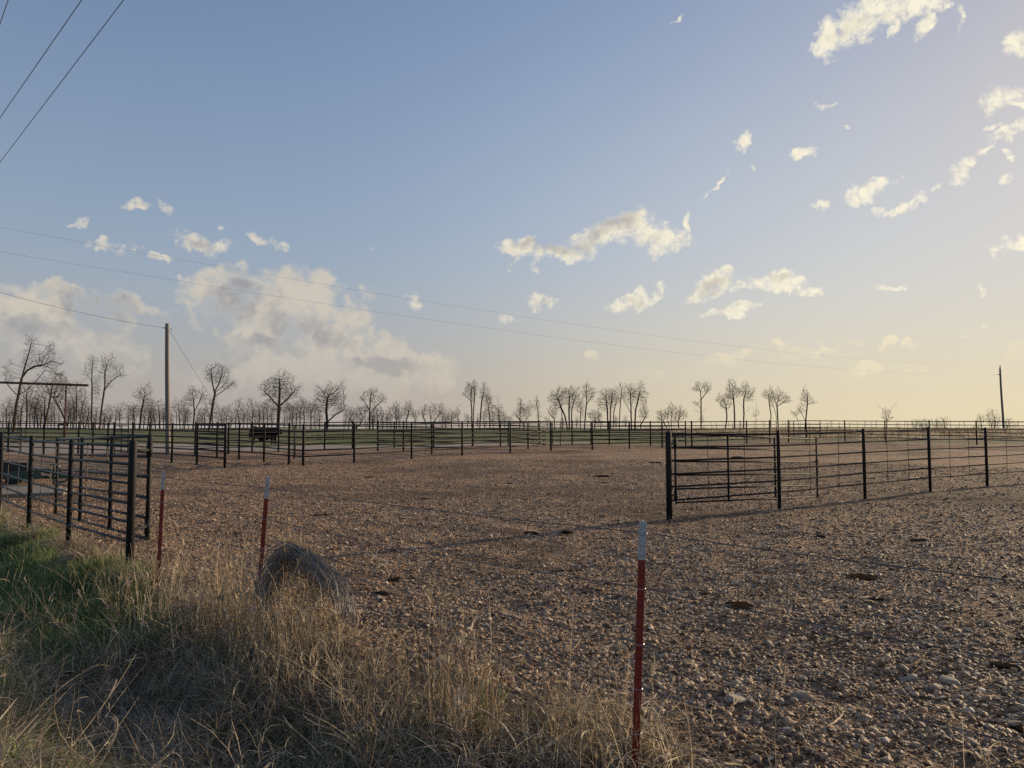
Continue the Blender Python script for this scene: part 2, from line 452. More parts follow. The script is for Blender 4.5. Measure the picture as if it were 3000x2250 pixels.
def wob(x, y):
    return (np.sin(x * 1.7 + np.sin(y * 0.9) * 1.3) * np.cos(y * 1.3 + x * 0.4) * 0.012
            + np.sin(x * 0.45 + 1.0) * np.cos(y * 0.38 + 0.6) * 0.03
            + np.sin(x * 4.1 + y * 1.9) * np.cos(y * 3.7 - x * 1.2) * 0.006)
def terr(x, y):
    x = np.asarray(x, dtype=float); y = np.asarray(y, dtype=float)
    z = 0.016 * np.clip(y - 11.5, 0, 88.5)
    z = z + 0.284 * (1 - np.exp(-np.clip(y - 100, 0, None) * 0.016 / 0.284))
    u = (x + y - 4.75) / S2
    d1 = -0.50 * sstep((0.35 - u) / 1.7)
    d2 = 0.45 * sstep((-1.45 - u) / 1.2)
    z = z + d1 + d2
    fade = np.clip(1.4 - y / 60.0, 0, 1)
    z = z + wob(x, y) * fade + (vnoise(x, y, 0.42, 3, 2) - 0.5) * 0.07 * np.clip(1.3 - y / 32.0, 0, 1)
    # low hump of dung and weeds at the fence on the right
    z = z + 0.22 * np.exp(-(((x - 12.6) / 2.4) ** 2 + ((y - 17.0) / 1.5) ** 2))
    return z
def tz(x, y): return float(terr(x, y))

def G(px, py):
    """Point of the ground that the photograph's pixel looks at."""
    r = ray(px, py)
    a, b = 1.0, 400.0
    t = a
    while t < b:
        if CAM_H + r.z * t < tz(r.x * t, t): break
        t *= 1.01
    lo, hi = t / 1.01, t
    for _ in range(30):
        m_ = (lo + hi) / 2
        if CAM_H + r.z * m_ < tz(r.x * m_, m_): hi = m_
        else: lo = m_
    return Vector((r.x * hi, hi, CAM_H + r.z * hi))

def on_line(a, b, px):
    """Point of the plan line a-b (x, y) that stands at picture column px (taken near the horizon)."""
    k = (px - 1500) / F_PX / math.cos(PITCH) * 1.0
    k = ray(px, 1300).x
    dx, dy = b[0] - a[0], b[1] - a[1]
    t = (k * a[1] - a[0]) / (dx - k * dy)
    return (a[0] + dx * t, a[1] + dy * t)

PASTURE = [(-400, 130), (-60, 66), (-38, 56.5), (-24, 49.5), (-9, 46), (4.2, 53.5), (11, 52), (20, 58), (26, 59), (31.6, 53.5), (45, 48), (120, 40), (600, 40)]
def build_ground():
    th = np.concatenate([np.arange(-180, -48, 3.0), np.arange(-48, 48, 0.2), np.arange(48, 180, 3.0)]) * math.pi / 180
    rr = np.concatenate([[0.02], np.concatenate([np.geomspace(0.6, 24, 330), np.geomspace(24.4, 6000, 190)])])
    T, RR = np.meshgrid(th, rr, indexing='ij')
    X = RR * np.sin(T); Y = RR * np.cos(T)
    Z = terr(X, Y)
    nt, nr = X.shape
    v = np.stack([X, Y, Z], -1).reshape(-1, 3)
    i = np.arange(nt); j = np.arange(nr - 1)
    I, J = np.meshgrid(i, j, indexing='ij')
    I2 = (I + 1) % nt
    f = np.stack([I * nr + J, I * nr + J + 1, I2 * nr + J + 1, I2 * nr + J], -1).reshape(-1, 4)
    m, t, b = new_mat('yard_ground')
    geo = t.node('ShaderNodeNewGeometry')
    pos = geo.outputs['Position']
    at = t.node('ShaderNodeAttribute', attribute_name='zone')
    sp = t.node('ShaderNodeSeparateColor'); t.link(at.outputs['Color'], sp.inputs[0])
    pastm, bankm, dirtm = sp.outputs[0], sp.outputs[1], sp.outputs[2]
    big = t.noise(pos, 0.35, 5, 0.6)
    mid = t.noise(pos, 1.6, 6, 0.65)
    flat = t.node('ShaderNodeMapping'); flat.inputs['Scale'].default_value = (1, 1, 0.2); t.link(pos, flat.inputs[0])
    vo = t.node('ShaderNodeTexVoronoi'); vo.inputs['Scale'].default_value = 22; t.link(flat.outputs[0], vo.inputs['Vector'])
    vo2 = t.node('ShaderNodeTexVoronoi'); vo2.inputs['Scale'].default_value = 9; t.link(flat.outputs[0], vo2.inputs['Vector'])
    sepc = t.node('ShaderNodeSeparateColor'); t.link(vo.outputs['Color'], sepc.inputs[0])
    sepc2 = t.node('ShaderNodeSeparateColor'); t.link(vo2.outputs['Color'], sepc2.inputs[0])
    soil = t.mix(mid, (0.165, 0.095, 0.055), (0.30, 0.185, 0.11))
    peb = t.ramp(sepc.outputs[0], [(0.0, (0.19, 0.112, 0.065)), (0.5, (0.33, 0.205, 0.122)), (0.8, (0.46, 0.32, 0.205)), (0.95, (0.58, 0.43, 0.30)), (1.0, (0.78, 0.68, 0.54))])
    amount = t.step(t.math('ADD', sepc2.outputs[1], t.math('SUBTRACT', mid, 0.5)), 0.25, 0.75)
    grav = t.mix(t.math('MULTIPLY', amount, 0.85), soil, peb)
    dirty = t.math('MULTIPLY', at.outputs['Alpha'], t.step(mid, 0.2, 0.5, 0.6, 1.0))
    grav = t.mix(t.math('MULTIPLY', dirty, 0.75), grav, (0.062, 0.036, 0.022))
    # scattered straw and dung stains
    turfn = t.noise(pos, 0.9, 6, 0.7)
    turf = t.mix(t.step(turfn, 0.3, 0.72), (0.07, 0.095, 0.030), (0.16, 0.165, 0.068))
    turf = t.mix(t.step(t.noise(pos, 0.12, 4, 0.6), 0.45, 0.7), turf, (0.22, 0.185, 0.10))
    weeds = t.mix(mid, (0.07, 0.06, 0.038), (0.13, 0.105, 0.07))
    pm = t.step(t.math('ADD', pastm, t.math('MULTIPLY', t.math('SUBTRACT', mid, 0.5), 0.5)), 0.4, 0.6)
    c = t.mix(pm, grav, turf)
    c = t.mix(dirtm, c, weeds)
    c = t.mix(t.step(bankm, 0.2, 0.7), c, t.mix(t.noise(pos, 9, 6, 0.7), (0.05, 0.038, 0.025), (0.26, 0.205, 0.13)))
    t.link(c, b.inputs['Base Color'])
    b.inputs['Roughness'].default_value = 0.92
    b.inputs['Specular IOR Level'].default_value = 0.25
    h = t.math('ADD', t.math('MULTIPLY', vo.outputs['Distance'], -0.55), t.math('MULTIPLY', vo2.outputs['Distance'], -0.7))
    h = t.math('ADD', h, t.math('MULTIPLY', t.noise(pos, 5, 6, 0.7), 1.1))
    bn = t.node('ShaderNodeBump'); bn.inputs['Strength'].default_value = 0.9; bn.inputs['Distance'].default_value = 0.05
    t.link(h, bn.inputs['Height']); t.link(bn.outputs[0], b.inputs['Normal'])
    me = raw_mesh('ground', v, f, m, 4, smooth=True)
    x, y = v[:, 0], v[:, 1]
    px_, py_ = zip(*PASTURE)
    past = sstep((y - np.interp(x, px_, py_)) / 2.0 + 0.5)
    u = (x + y - 4.75) / S2
    bank = sstep((0.15 - u) / 0.5) * (y < 40)
    dirt = sstep((x - 10) / 14.0) * sstep((y - np.interp(x, px_, py_)) / 2.0 + 0.5)
    col = np.stack([past, bank, dirt * 0.8, damp_at(x, y)], -1).astype(np.float32)
    ca = me.color_attributes.new('zone', 'FLOAT_COLOR', 'POINT')
    ca.data.foreach_set('color', col.ravel())
    g = put('ground', me)
    tag(g, kind='structure')
build_ground()

def sheet(name, outline_top, outline_bot, mat, lift=0.02, n=60):
    """A strip that lies on the terrain between two plan polylines."""
    def res(poly):
        poly = np.array(poly, float)
        s = np.concatenate([[0], np.cumsum(np.hypot(*np.diff(poly, axis=0).T))])
        q = np.linspace(0, s[-1], n)
        return np.stack([np.interp(q, s, poly[:, 0]), np.interp(q, s, poly[:, 1])], -1)
    a, b = res(outline_top), res(outline_bot)
    m = 10
    vs, fs = [], []
    for i in range(n):
        for j in range(m + 1):
            p = a[i] * (1 - j / m) + b[i] * (j / m)
            edge = 0.0 if j in (0, m) or i in (0, n - 1) else lift
            jig = (0.25 * math.sin(i * 1.7) + 0.2 * math.sin(i * 0.6)) if j in (0, m) else 0
            vs.append((p[0] + jig * 0.5, p[1] + jig, tz(*p) + (edge if edge else -0.03)))
    for i in range(n - 1):
        for j in range(m):
            k = i * (m + 1) + j
            fs.append((k, k + 1, k + m + 2, k + m + 1))
    me = bpy.data.meshes.new(name); me.from_pydata(vs, [], fs); me.materials.append(mat); me.update()
    me.polygons.foreach_set('use_smooth', [True] * len(fs))
    o = put(name, me); tag(o, kind='structure')
    return o
M['lane'] = plain('pale_lane_gravel', (0.27, 0.225, 0.19), 0.95, 0.3, 0.9, bump=0.5, col2=(0.17, 0.135, 0.105), thr=(0.5, 0.66))
def g2(px, py):
    p = G(px, py); return (p.x, p.y)
sheet('gravel_lane', [g2(-400, 1291), g2(0, 1293), g2(300, 1297), g2(650, 1306), g2(1050, 1306.5), g2(1500, 1299), g2(1750, 1295)],
      [g2(-400, 1335), g2(0, 1333), g2(330, 1330), g2(640, 1325), g2(1050, 1316), g2(1500, 1304), g2(1750, 1298)], M['lane'])

# ------------------------------------------------------------------ scattering (one object per kind of ground cover)
def scatter(name, protos, mat, pos, rot, scl, idx, label, cat):
    col = bpy.data.collections.new(name + '_shapes')
    for k, me in enumerate(protos):
        if mat is not None and not me.materials: me.materials.append(mat)
        o = bpy.data.objects.new('%s_shape_%02d' % (name, k), me)
        col.objects.link(o)
    me = bpy.data.meshes.new(name)
    pos = np.asarray(pos, np.float32)
    me.vertices.add(len(pos)); me.vertices.foreach_set('co', pos.ravel())
    a = me.attributes.new('rot', 'FLOAT_VECTOR', 'POINT'); a.data.foreach_set('vector', np.asarray(rot, np.float32).ravel())
    a = me.attributes.new('scl', 'FLOAT_VECTOR', 'POINT'); a.data.foreach_set('vector', np.asarray(scl, np.float32).ravel())
    a = me.attributes.new('idx', 'INT', 'POINT'); a.data.foreach_set('value', np.asarray(idx, np.int32))
    o = put(name, me)
    ng = bpy.data.node_groups.new(name, 'GeometryNodeTree')
    ng.interface.new_socket('Geometry', in_out='INPUT', socket_type='NodeSocketGeometry')
    ng.interface.new_socket('Geometry', in_out='OUTPUT', socket_type='NodeSocketGeometry')
    N = ng.nodes; L = ng.links
    gi = N.new('NodeGroupInput'); go = N.new('NodeGroupOutput')
    ci = N.new('GeometryNodeCollectionInfo'); ci.inputs['Collection'].default_value = col
    ci.inputs['Separate Children'].default_value = True; ci.inputs['Reset Children'].default_value = True
    ip = N.new('GeometryNodeInstanceOnPoints'); ip.inputs['Pick Instance'].default_value = True
    def named(nm, ty):
        n = N.new('GeometryNodeInputNamedAttribute'); n.data_type = ty; n.inputs['Name'].default_value = nm
        return n.outputs['Attribute']
    e2r = N.new('FunctionNodeEulerToRotation')
    L.new(named('rot', 'FLOAT_VECTOR'), e2r.inputs[0])
    L.new(gi.outputs[0], ip.inputs['Points']); L.new(ci.outputs[0], ip.inputs['Instance'])
    L.new(named('idx', 'INT'), ip.inputs['Instance Index'])
    L.new(e2r.outputs[0], ip.inputs['Rotation']); L.new(named('scl', 'FLOAT_VECTOR'), ip.inputs['Scale'])
    L.new(ip.outputs[0], go.inputs[0])
    md = o.modifiers.new('scatter', 'NODES'); md.node_group = ng
    tag(o, label, cat, kind='stuff')
    return o

def stone_mesh(k, mat=None, sub=1, rough=0.28):
    bm = bmesh.new()
    bmesh.ops.create_icosphere(bm, subdivisions=sub, radius=1.0)
    r = np.random.default_rng(100 + k)
    # chop with random planes for angular faces
    planes = [(Vector(r.normal(size=3)).normalized(), r.uniform(0.45, 0.8)) for _ in range(7)]
    for v in bm.verts:
        for n, d in planes:
            e = v.co.dot(n) - d
            if e > 0: v.co -= n * e
        v.co *= 1 + r.uniform(-rough, rough) * 0.3
    sx, sy, sz = r.uniform(0.8, 1.3), r.uniform(0.6, 1.0), r.uniform(0.38, 0.7)
    for v in bm.verts: v.co = Vector((v.co.x * sx, v.co.y * sy, v.co.z * sz))
    me = bpy.data.meshes.new('stone_shape'); bm.to_mesh(me); bm.free()
    if mat: me.materials.append(mat)
    return me

def build_gravel():
    N = 360000
    protos = [stone_mesh(k) for k in range(14)]
    th = nrng.uniform(-38, 38, N * 2) * math.pi / 180
    # distance density: fewer per square metre further away
    q = nrng.uniform(0, 1, N * 2)
    r0, r1 = 2.6, 34.0
    rr = r0 * (r1 / r0) ** (q ** 0.92)
    x = rr * np.sin(th); y = rr * np.cos(th)
    u = (x + y - 4.75) / S2
    edge = 0.05 + 0.25 * np.sin(x * 2.3) * np.cos(y * 1.9)
    keep = (u > edge) & (y > 1.5)
    dmp = damp_at(x, y)
    keep &= nrng.uniform(0, 1, N * 2) < (0.30 + 0.75 * vnoise(x, y, 0.8, 21, 3)) * (1 - 0.72 * dmp)
    x, y, rr, u = x[keep][:N], y[keep][:N], rr[keep][:N], u[keep][:N]
    n = len(x)
    size = np.exp(nrng.normal(math.log(0.0098), 0.62, n))
    size *= np.where(rr > 9, 1 + (rr - 9) * 0.02, 1)
    big = nrng.uniform(0, 1, n) < 0.02 * np.clip(9 / rr, 0.3, 1.4)
    size = np.where(big, size * 1.7, size)
    size = np.clip(size, 0.0045, 0.042)
    z = terr(x, y) + size * nrng.uniform(-0.1, 0.35, n)
    rot = np.stack([nrng.normal(0, 0.35, n), nrng.normal(0, 0.35, n), nrng.uniform(0, 6.28, n)], -1)
    scl = np.repeat(size[:, None], 3, 1)
    scatter('gravel', protos, M['stone'], np.stack([x, y, z], -1), rot, scl, nrng.integers(0, 14, n), 'crushed tan limestone gravel spread over the livestock yard', 'gravel')
build_gravel()

# ------------------------------------------------------------------ grass
def blades_mesh(k, n, h, spread, lean, curve, width, seg=4, mat=None, droop=0.0, upright=1.0):
    r = np.random.default_rng(500 + k)
    vs, fs = [], []
    for b in range(n):
        a = r.uniform(0, 2 * math.pi); rad = spread * math.sqrt(r.uniform(0, 1))
        base = np.array([math.cos(a) * rad, math.sin(a) * rad, -0.02])
        hh = h * r.uniform(0.5, 1.15)
        da = a + r.normal(0, 0.9)
        d = np.array([math.cos(da), math.sin(da), 0.0])
        side = np.array([-d[1], d[0], 0.0])
        tw = r.uniform(-0.9, 0.9)
        side = side * math.cos(tw) + d * math.sin(tw)
        ang = abs(r.normal(0, lean)); dang = r.uniform(0.3, 1.0) * curve / seg
        p = base.copy(); w0 = width * r.uniform(0.6, 1.3)
        o = len(vs)
        for s in range(seg + 1):
            f = s / seg
            wd = w0 * (1 - f ** 1.6) + 0.0004
            vs.append(p - side * wd / 2); vs.append(p + side * wd / 2)
            st = hh / seg
            p = p + (d * math.sin(ang) + np.array([0, 0, 1.0]) * math.cos(ang)) * st
            ang += dang
        for s in range(seg):
            q = o + s * 2
            fs.append((q, q + 1, q + 3, q + 2))
    return raw_mesh('blades', np.array(vs), np.array(fs), mat)

def stalk_mesh(k, n, h, spread, mat):
    """Upright dead stems, each a thin three-sided tube with a few narrow leaves."""
    r = random.Random(900 + k)
    mb_ = MB()
    for _ in range(n):
        a = r.uniform(0, 6.28); rad = spread * math.sqrt(r.random())
        p = Vector((math.cos(a) * rad, math.sin(a) * rad, -0.03))
        hh = h * r.uniform(0.45, 1.15)
        d = Vector((r.gauss(0, 0.13), r.gauss(0, 0.13), 1)).normalized()
        bend = Vector((r.gauss(0, 0.05), r.gauss(0, 0.05), -0.01))
        pts = [p.copy()]
        ns = 5
        for s in range(ns):
            p = p + d * (hh / ns); d = (d + bend * (1 + s * 0.4)).normalized(); pts.append(p.copy())
        r0 = r.uniform(0.0016, 0.0036)
        mb_.tube(pts, [r0 * (1 - 0.14 * s) for s in range(ns + 1)], 3, caps=False)
        for _l in range(r.randint(1, 3)):
            b = pts[r.randint(1, ns - 1)]
            la = r.uniform(0, 6.28); ld = Vector((math.cos(la), math.sin(la), 0)); sd2 = Vector((-ld.y, ld.x, 0.3)).normalized()
            q = b.copy(); ang = r.uniform(0.2, 0.6); ll = r.uniform(0.08, 0.22); vs = []
            for s in range(5):
                wd = r0 * 2.2 * (1 - s / 4.3)
                vs += [q - sd2 * wd, q + sd2 * wd]
                q = q + (ld * math.sin(ang) + Vector((0, 0, 1)) * math.cos(ang)) * (ll / 4); ang += r.uniform(0.35, 0.75)
            mb_.add(vs, [(2 * s, 2 * s + 1, 2 * s + 3, 2 * s + 2) for s in range(4)])
    me = bpy.data.meshes.new('stalks'); me.from_pydata(mb_.v, [], mb_.f); me.materials.append(mat); me.update()
    return me

def uv_to_xy(u, v):
    a = u * S2 + 4.75      # x + y
    b = v * S2             # x - y
    return (a + b) / 2, (a - b) / 2

def clump(x, y, s1=1.0, s2=0.0):
    return 0.5 + 0.5 * np.sin(x * 2.1 * s1 + 1.7 * np.sin(y * 1.3 * s1 + s2)) * np.cos(y * 2.6 * s1 - 0.8 * x + s2)

def build_grass():
    # lush green grass on the far bank and along the left fence
    def sample(n, u0, u1, v0, v1):
        u = nrng.uniform(u0, u1, n); v = nrng.uniform(v0, v1, n)
        x, y = uv_to_xy(u, v)
        return u, v, x, y
    pos, rot, scl, idx = [], [], [], []
    u, v, x, y = sample(18000, -2.9, 0.15, -22, 0.5)
    wgreen = sstep((-6.3 - v + 0.9 * np.sin(x * 1.9) * np.cos(y * 2.1) + (u + 0.2) * 0.6) / 1.6)
    wgreen = wgreen * sstep((u + 2.1) / 0.5) * sstep((0.0 - u + 0.25 * np.sin(x * 2.3)) / 0.3)
    near = 0.65 * sstep((vnoise(x, y, 1.1, 55, 2) - 0.54) / 0.1) * sstep((-0.45 - u) / 0.2) + 0.95 * sstep((-1.65 - u) / 0.35)
    near = np.maximum(near, 0.9 * np.exp(-(((x + 1.05) / 0.75) ** 2 + ((y - 4.75) / 0.4) ** 2)))
    wt = np.maximum(wgreen, near)
    k = nrng.uniform(0, 1, len(u)) < wt
    x, y, u, v, wg = x[k], y[k], u[k], v[k], wgreen[k]
    n = len(x)
    cl = clump(x, y, 1.6)
    s = (0.55 + 0.75 * cl) * np.where(wg > 0.4, 1.0, 0.75) * nrng.uniform(0.75, 1.2, n)
    gp = [blades_mesh(k, 20, 0.27, 0.06, 0.42, 1.8, 0.0072, seg=5) for k in range(8)]
    scatter('green_grass', gp, M['grass_green'], np.stack([x, y, terr(x, y)], -1),
            np.stack([nrng.normal(0, 0.15, n), nrng.normal(0, 0.15, n), nrng.uniform(0, 6.28, n)], -1),
            np.stack([s, s, s * nrng.uniform(0.8, 1.2, n)], -1), nrng.integers(0, 8, n),
            'lush green grass in tufts along the ditch bank below the left pipe fence', 'grass')
    # matted dry grass in the ditch
    u, v, x, y = sample(36000, -3.1, 0.32, -22, 1.6)
    wdry = sstep((v + 7.6 + 0.9 * np.sin(x * 1.9) * np.cos(y * 2.1)) / 1.4) * sstep((0.22 - u + 0.2 * np.sin(x * 3.1)) / 0.25)
    edge = 0.7 * sstep((u + 0.25) / 0.15) * sstep((0.22 - u) / 0.1) * (v < -7)
    bottom = 0.45 * sstep((-1.2 - u) / 0.3)
    bottom = np.maximum(bottom, 0.9 * np.exp(-((u + 1.2) / 0.6) ** 2) * sstep((v + 8.5) / 1.0))
    wt = np.maximum(np.maximum(wdry, edge), bottom) * (0.62 + 0.50 * sstep((vnoise(x, y, 0.7, 41, 3) - 0.36) / 0.26)) * np.where(u < -1.75, 0.4, 1.0)
    k = nrng.uniform(0, 1, len(u)) < wt
    x, y, u, v = x[k], y[k], u[k], v[k]; n = len(x)
    dp = [blades_mesh(20 + k, 11, 0.34 + 0.06 * (k % 4), 0.10, 0.75, 2.4, 0.0082, seg=6) for k in range(10)]
    s = nrng.uniform(0.55, 1.15, n) * (0.85 + 0.5 * sstep((vnoise(x, y, 0.7, 41, 3) - 0.4) / 0.3))
    s *= np.where(u > 0.0, 0.7, 1.0)
    scatter('dry_grass', dp, M['grass_dry'], np.stack([x, y, terr(x, y)], -1),
            np.stack([nrng.normal(0, 0.3, n), nrng.normal(0, 0.3, n), nrng.uniform(0, 6.28, n)], -1),
            np.stack([s, s, s * nrng.uniform(0.4, 0.95, n) ], -1), nrng.integers(0, 10, n),
            'matted dead brown grass filling the roadside ditch', 'grass')
    # tall dead stems along the wire fence
    u, v, x, y = sample(2600, -1.3, 0.3, -9.8, 1.4)
    wt = np.exp(-((u + 0.25) / 0.42) ** 2) * (0.06 + 1.1 * sstep((vnoise(x, y, 0.9, 33, 3) - 0.42) / 0.2)) * sstep((v + 9.6) / 0.8) * 0.55
    wt = wt * np.where(v > -2.6, 0.55, 1.0)
    k = nrng.uniform(0, 1, len(u)) < wt
    x, y, v = x[k], y[k], v[k]; n = len(x)
    sp = [stalk_mesh(k, 6, 0.76, 0.09, M['straw']) for k in range(8)]
    s = nrng.uniform(0.45, 1.25, n) * np.where(v > -3.2, 0.85, 1.0)
    scatter('dead_weed_stems', sp, None, np.stack([x, y, terr(x, y)], -1),
            np.stack([nrng.normal(0, 0.12, n), nrng.normal(0, 0.12, n), nrng.uniform(0, 6.28, n)], -1),
            np.stack([s, s, s], -1), nrng.integers(0, 8, n),
            'tall straw-coloured dead weed stems standing along the wire fence', 'weeds')
    # long fallen stems lying through the ditch
    u, v, x, y = sample(420, -2.7, 0.1, -11, 1.2)
    n = len(x)
    fp = [stalk_mesh(70 + k, 2, 0.75, 0.05, M['straw']) for k in range(6)]
    s = nrng.uniform(0.6, 1.3, n)
    scatter('fallen_weed_stems', fp, None, np.stack([x, y, terr(x, y) + 0.10], -1),
            np.stack([nrng.uniform(0.5, 1.35, n), nrng.normal(0, 0.2, n), nrng.uniform(0, 6.28, n)], -1),
            np.stack([s, s, s], -1), nrng.integers(0, 6, n), 'long pale dead stems fallen across the ditch grass', 'weeds')
    # loose straw on the gravel
    n = 2600
    th = nrng.uniform(-36, 36, n) * math.pi / 180; rr = 3.0 * (16 / 3.0) ** nrng.uniform(0, 1, n)
    x, y = rr * np.sin(th), rr * np.cos(th); u = (x + y - 4.75) / S2
    k = (u > 0.1) & (nrng.uniform(0, 1, n) < 0.12 + 0.88 * np.exp(-u / 0.7))
    x, y = x[k], y[k]; n = len(x)
    lp = [stalk_mesh(40 + k, 2, 0.3, 0.02, M['straw']) for k in range(5)]
    s = nrng.uniform(0.4, 1.0, n)
    scatter('straw_litter', lp, None, np.stack([x, y, terr(x, y) + 0.02], -1),
            np.stack([nrng.normal(1.5, 0.12, n), nrng.normal(0, 0.3, n), nrng.uniform(0, 6.28, n)], -1),
            np.stack([s, s, s], -1), nrng.integers(0, 5, n), 'loose straw scattered on the gravel beside the wire fence', 'straw')
    # low weeds on the skyline at the right and thin pasture tufts
    n = 2600
    x = nrng.uniform(18, 90, n); y = nrng.uniform(62, 120, n)
    wp = [blades_mesh(60 + k, 22, 0.5, 0.25, 0.5, 1.0, 0.02, seg=3) for k in range(4)]
    s = nrng.uniform(0.5, 1.5, n)
    scatter('rough_weeds', wp, M['grass_dry'], np.stack([x, y, terr(x, y)], -1), np.stack([x * 0, x * 0, nrng.uniform(0, 6.28, n)], -1),
            np.stack([s, s, s], -1), nrng.integers(0, 4, n), 'low brown weeds on the rise beyond the far right pens', 'weeds')
build_grass()

# ------------------------------------------------------------------ pipe fences and gates
RAIL_H = [1.58, 1.335, 1.09, 0.845, 0.60, 0.355]

def dome_post(mb_, x, y, z0, h, r, n=12):
    hs = [-0.25, h - r * 0.9, h - r * 0.55, h - r * 0.2, h]
    rs = [r, r, r * 0.93, r * 0.68, r * 0.12]
    mb_.tube([(x, y, z0 + q) for q in hs], rs, n)

def pipe_fence(label, pts, heavy=(), rails=RAIL_H, post_r=0.037, rail_r=0.018, stays=2, post_h=1.66, rail_n=8, stay_r=0.0065, skip_first=False, skip_last=False, heavy_r=0.055, paint='rail'):
    """A run of welded pipe fence: pts are plan positions (x, y) of its posts."""
    root = thing('pipe_fence', label, 'fence', (pts[0][0], pts[0][1], tz(*pts[0])), 'black pipe fences of the cattle pens')
    zs = [tz(*p) for p in pts]
    for k, p in enumerate(pts):
        if (k == 0 and skip_first) or (k == len(pts) - 1 and skip_last): continue
        b = MB()
        hv = k in heavy
        dome_post(b, p[0], p[1], zs[k], post_h + rnd.uniform(-0.015, 0.02), heavy_r if hv else post_r, 14 if rail_n > 6 else 8)
        b.build('post', M['pipe'], root, smooth=True)
    for h in rails:
        b = MB()
        line = [(p[0], p[1], zs[k] + h + rnd.uniform(-0.006, 0.006)) for k, p in enumerate(pts)]
        b.tube(line, rail_r * (1.12 if h == rails[0] else 1.0), rail_n)
        b.build('rail', M[paint], root, smooth=True)
    for k in range(len(pts) - 1):
        for s in range(stays):
            f = (s + 1) / (stays + 1) + rnd.uniform(-0.02, 0.02)
            x = pts[k][0] * (1 - f) + pts[k + 1][0] * f; y = pts[k][1] * (1 - f) + pts[k + 1][1] * f
            z = zs[k] * (1 - f) + zs[k + 1] * f
            b = MB()
            off = rail_r + stay_r - 0.003
            dx, dy = pts[k + 1][0] - pts[k][0], pts[k + 1][1] - pts[k][1]
            L = math.hypot(dx, dy); ox, oy = -dy / L * off, dx / L * off
            if oy > 0: ox, oy = -ox, -oy
            b.tube([(x + ox, y + oy, z + rails[-1] - 0.02), (x + ox + 0.002, y + oy, z + rails[0] + 0.02)], stay_r, 5)
            b.build('stay', M['rod'], root)
    return root

def pipe_gate(label, a, b_, z0a, z0b, n_rails=6, height=1.28, rail_r=0.019, up_r=0.026, fr=(0, 1/3, 2/3, 1), name='pipe_gate', latch=True, n=8, paint='rail'):
    """Gate of welded pipe from hinge point a to free end b_ (plan), bottoms at z0a / z0b."""
    root = thing(name, label, 'gate', (a[0], a[1], z0a), 'black pipe gates of the cattle pens')
    A = Vector((a[0], a[1], 0)); B = Vector((b_[0], b_[1], 0))
    for i in range(n_rails):
        h = height * i / (n_rails - 1)
        m_ = MB()
        m_.tube([A + Vector((0, 0, z0a + h)), B + Vector((0, 0, z0b + h))], rail_r, n)
        m_.build('rail', M[paint], root, smooth=True)
    for f in fr:
        p = A.lerp(B, f); z = z0a * (1 - f) + z0b * f
        m_ = MB()
        m_.tube([p + Vector((0, 0, z - 0.02)), p + Vector((0, 0, z + height + 0.025))], up_r, n)
        m_.build('upright', M['pipe'], root, smooth=True)
    if latch:
        m_ = MB()
        d = (B - A).normalized()
        zz = z0b + height * 0.60
        m_.tube([B - d * 0.10 + Vector((0, 0, zz)), B + d * 0.03 + Vector((0, 0, zz)), B + d * 0.05 + Vector((0, 0, zz + 0.06))], 0.012, 6)
        m_.add([B - d * 0.09 + Vector((0, 0, zz - 0.02)) + Vector((0, -0.035, 0)), B + Vector((0, 0, zz - 0.02)) + Vector((0, -0.035, 0)), B - d * 0.03 + Vector((0, -0.035, zz + 0.15)),
                B - d * 0.09 + Vector((0, -0.022, zz - 0.02)), B + Vector((0, -0.022, zz - 0.02)), B - d * 0.03 + Vector((0, -0.022, zz + 0.15))],
               [(0, 1, 2), (3, 5, 4), (0, 3, 4, 1), (1, 4, 5, 2), (2, 5, 3, 0)])
        m_.build('latch', M['darksteel'], root)
    return root

# front left fence
LA, LB = (-4.84, 9.62), (-10.1, 14.9)
left_pts = [LA] + [on_line(LA, LB, q) for q in (210, 93, 5)] + [(-11.9, 16.7), (-13.7, 18.5)]
pipe_fence('black six-rail pipe fence running along the grassy ditch bank at the left', left_pts, heavy=(0,), heavy_r=0.05, paint='glossrail')
# front right fence
RA, RB = (2.95, 14.2), (13.5, 21.2)
right_pts = [RA] + [on_line(RA, RB, q) for q in (2280, 2530, 2721, 2888)] + [(16.1, 22.93), (18.8, 24.72)]
pipe_fence('black six-rail pipe fence climbing to the right behind the nearest red and white post', right_pts, heavy=(0,), heavy_r=0.056)

# the two big gates of the opening, both folded back along the fences
G1a = P(431, 1578, 9.95); G1b = P(162, 1505, 13.7)
g1 = pipe_gate('open black pipe gate folded back behind the left ditch fence with a chain on it', (G1a.x, G1a.y), (G1b.x, G1b.y), G1a.z, G1b.z, height=1.34, latch=False, up_r=0.03, rail_r=0.021, paint='glossrail')
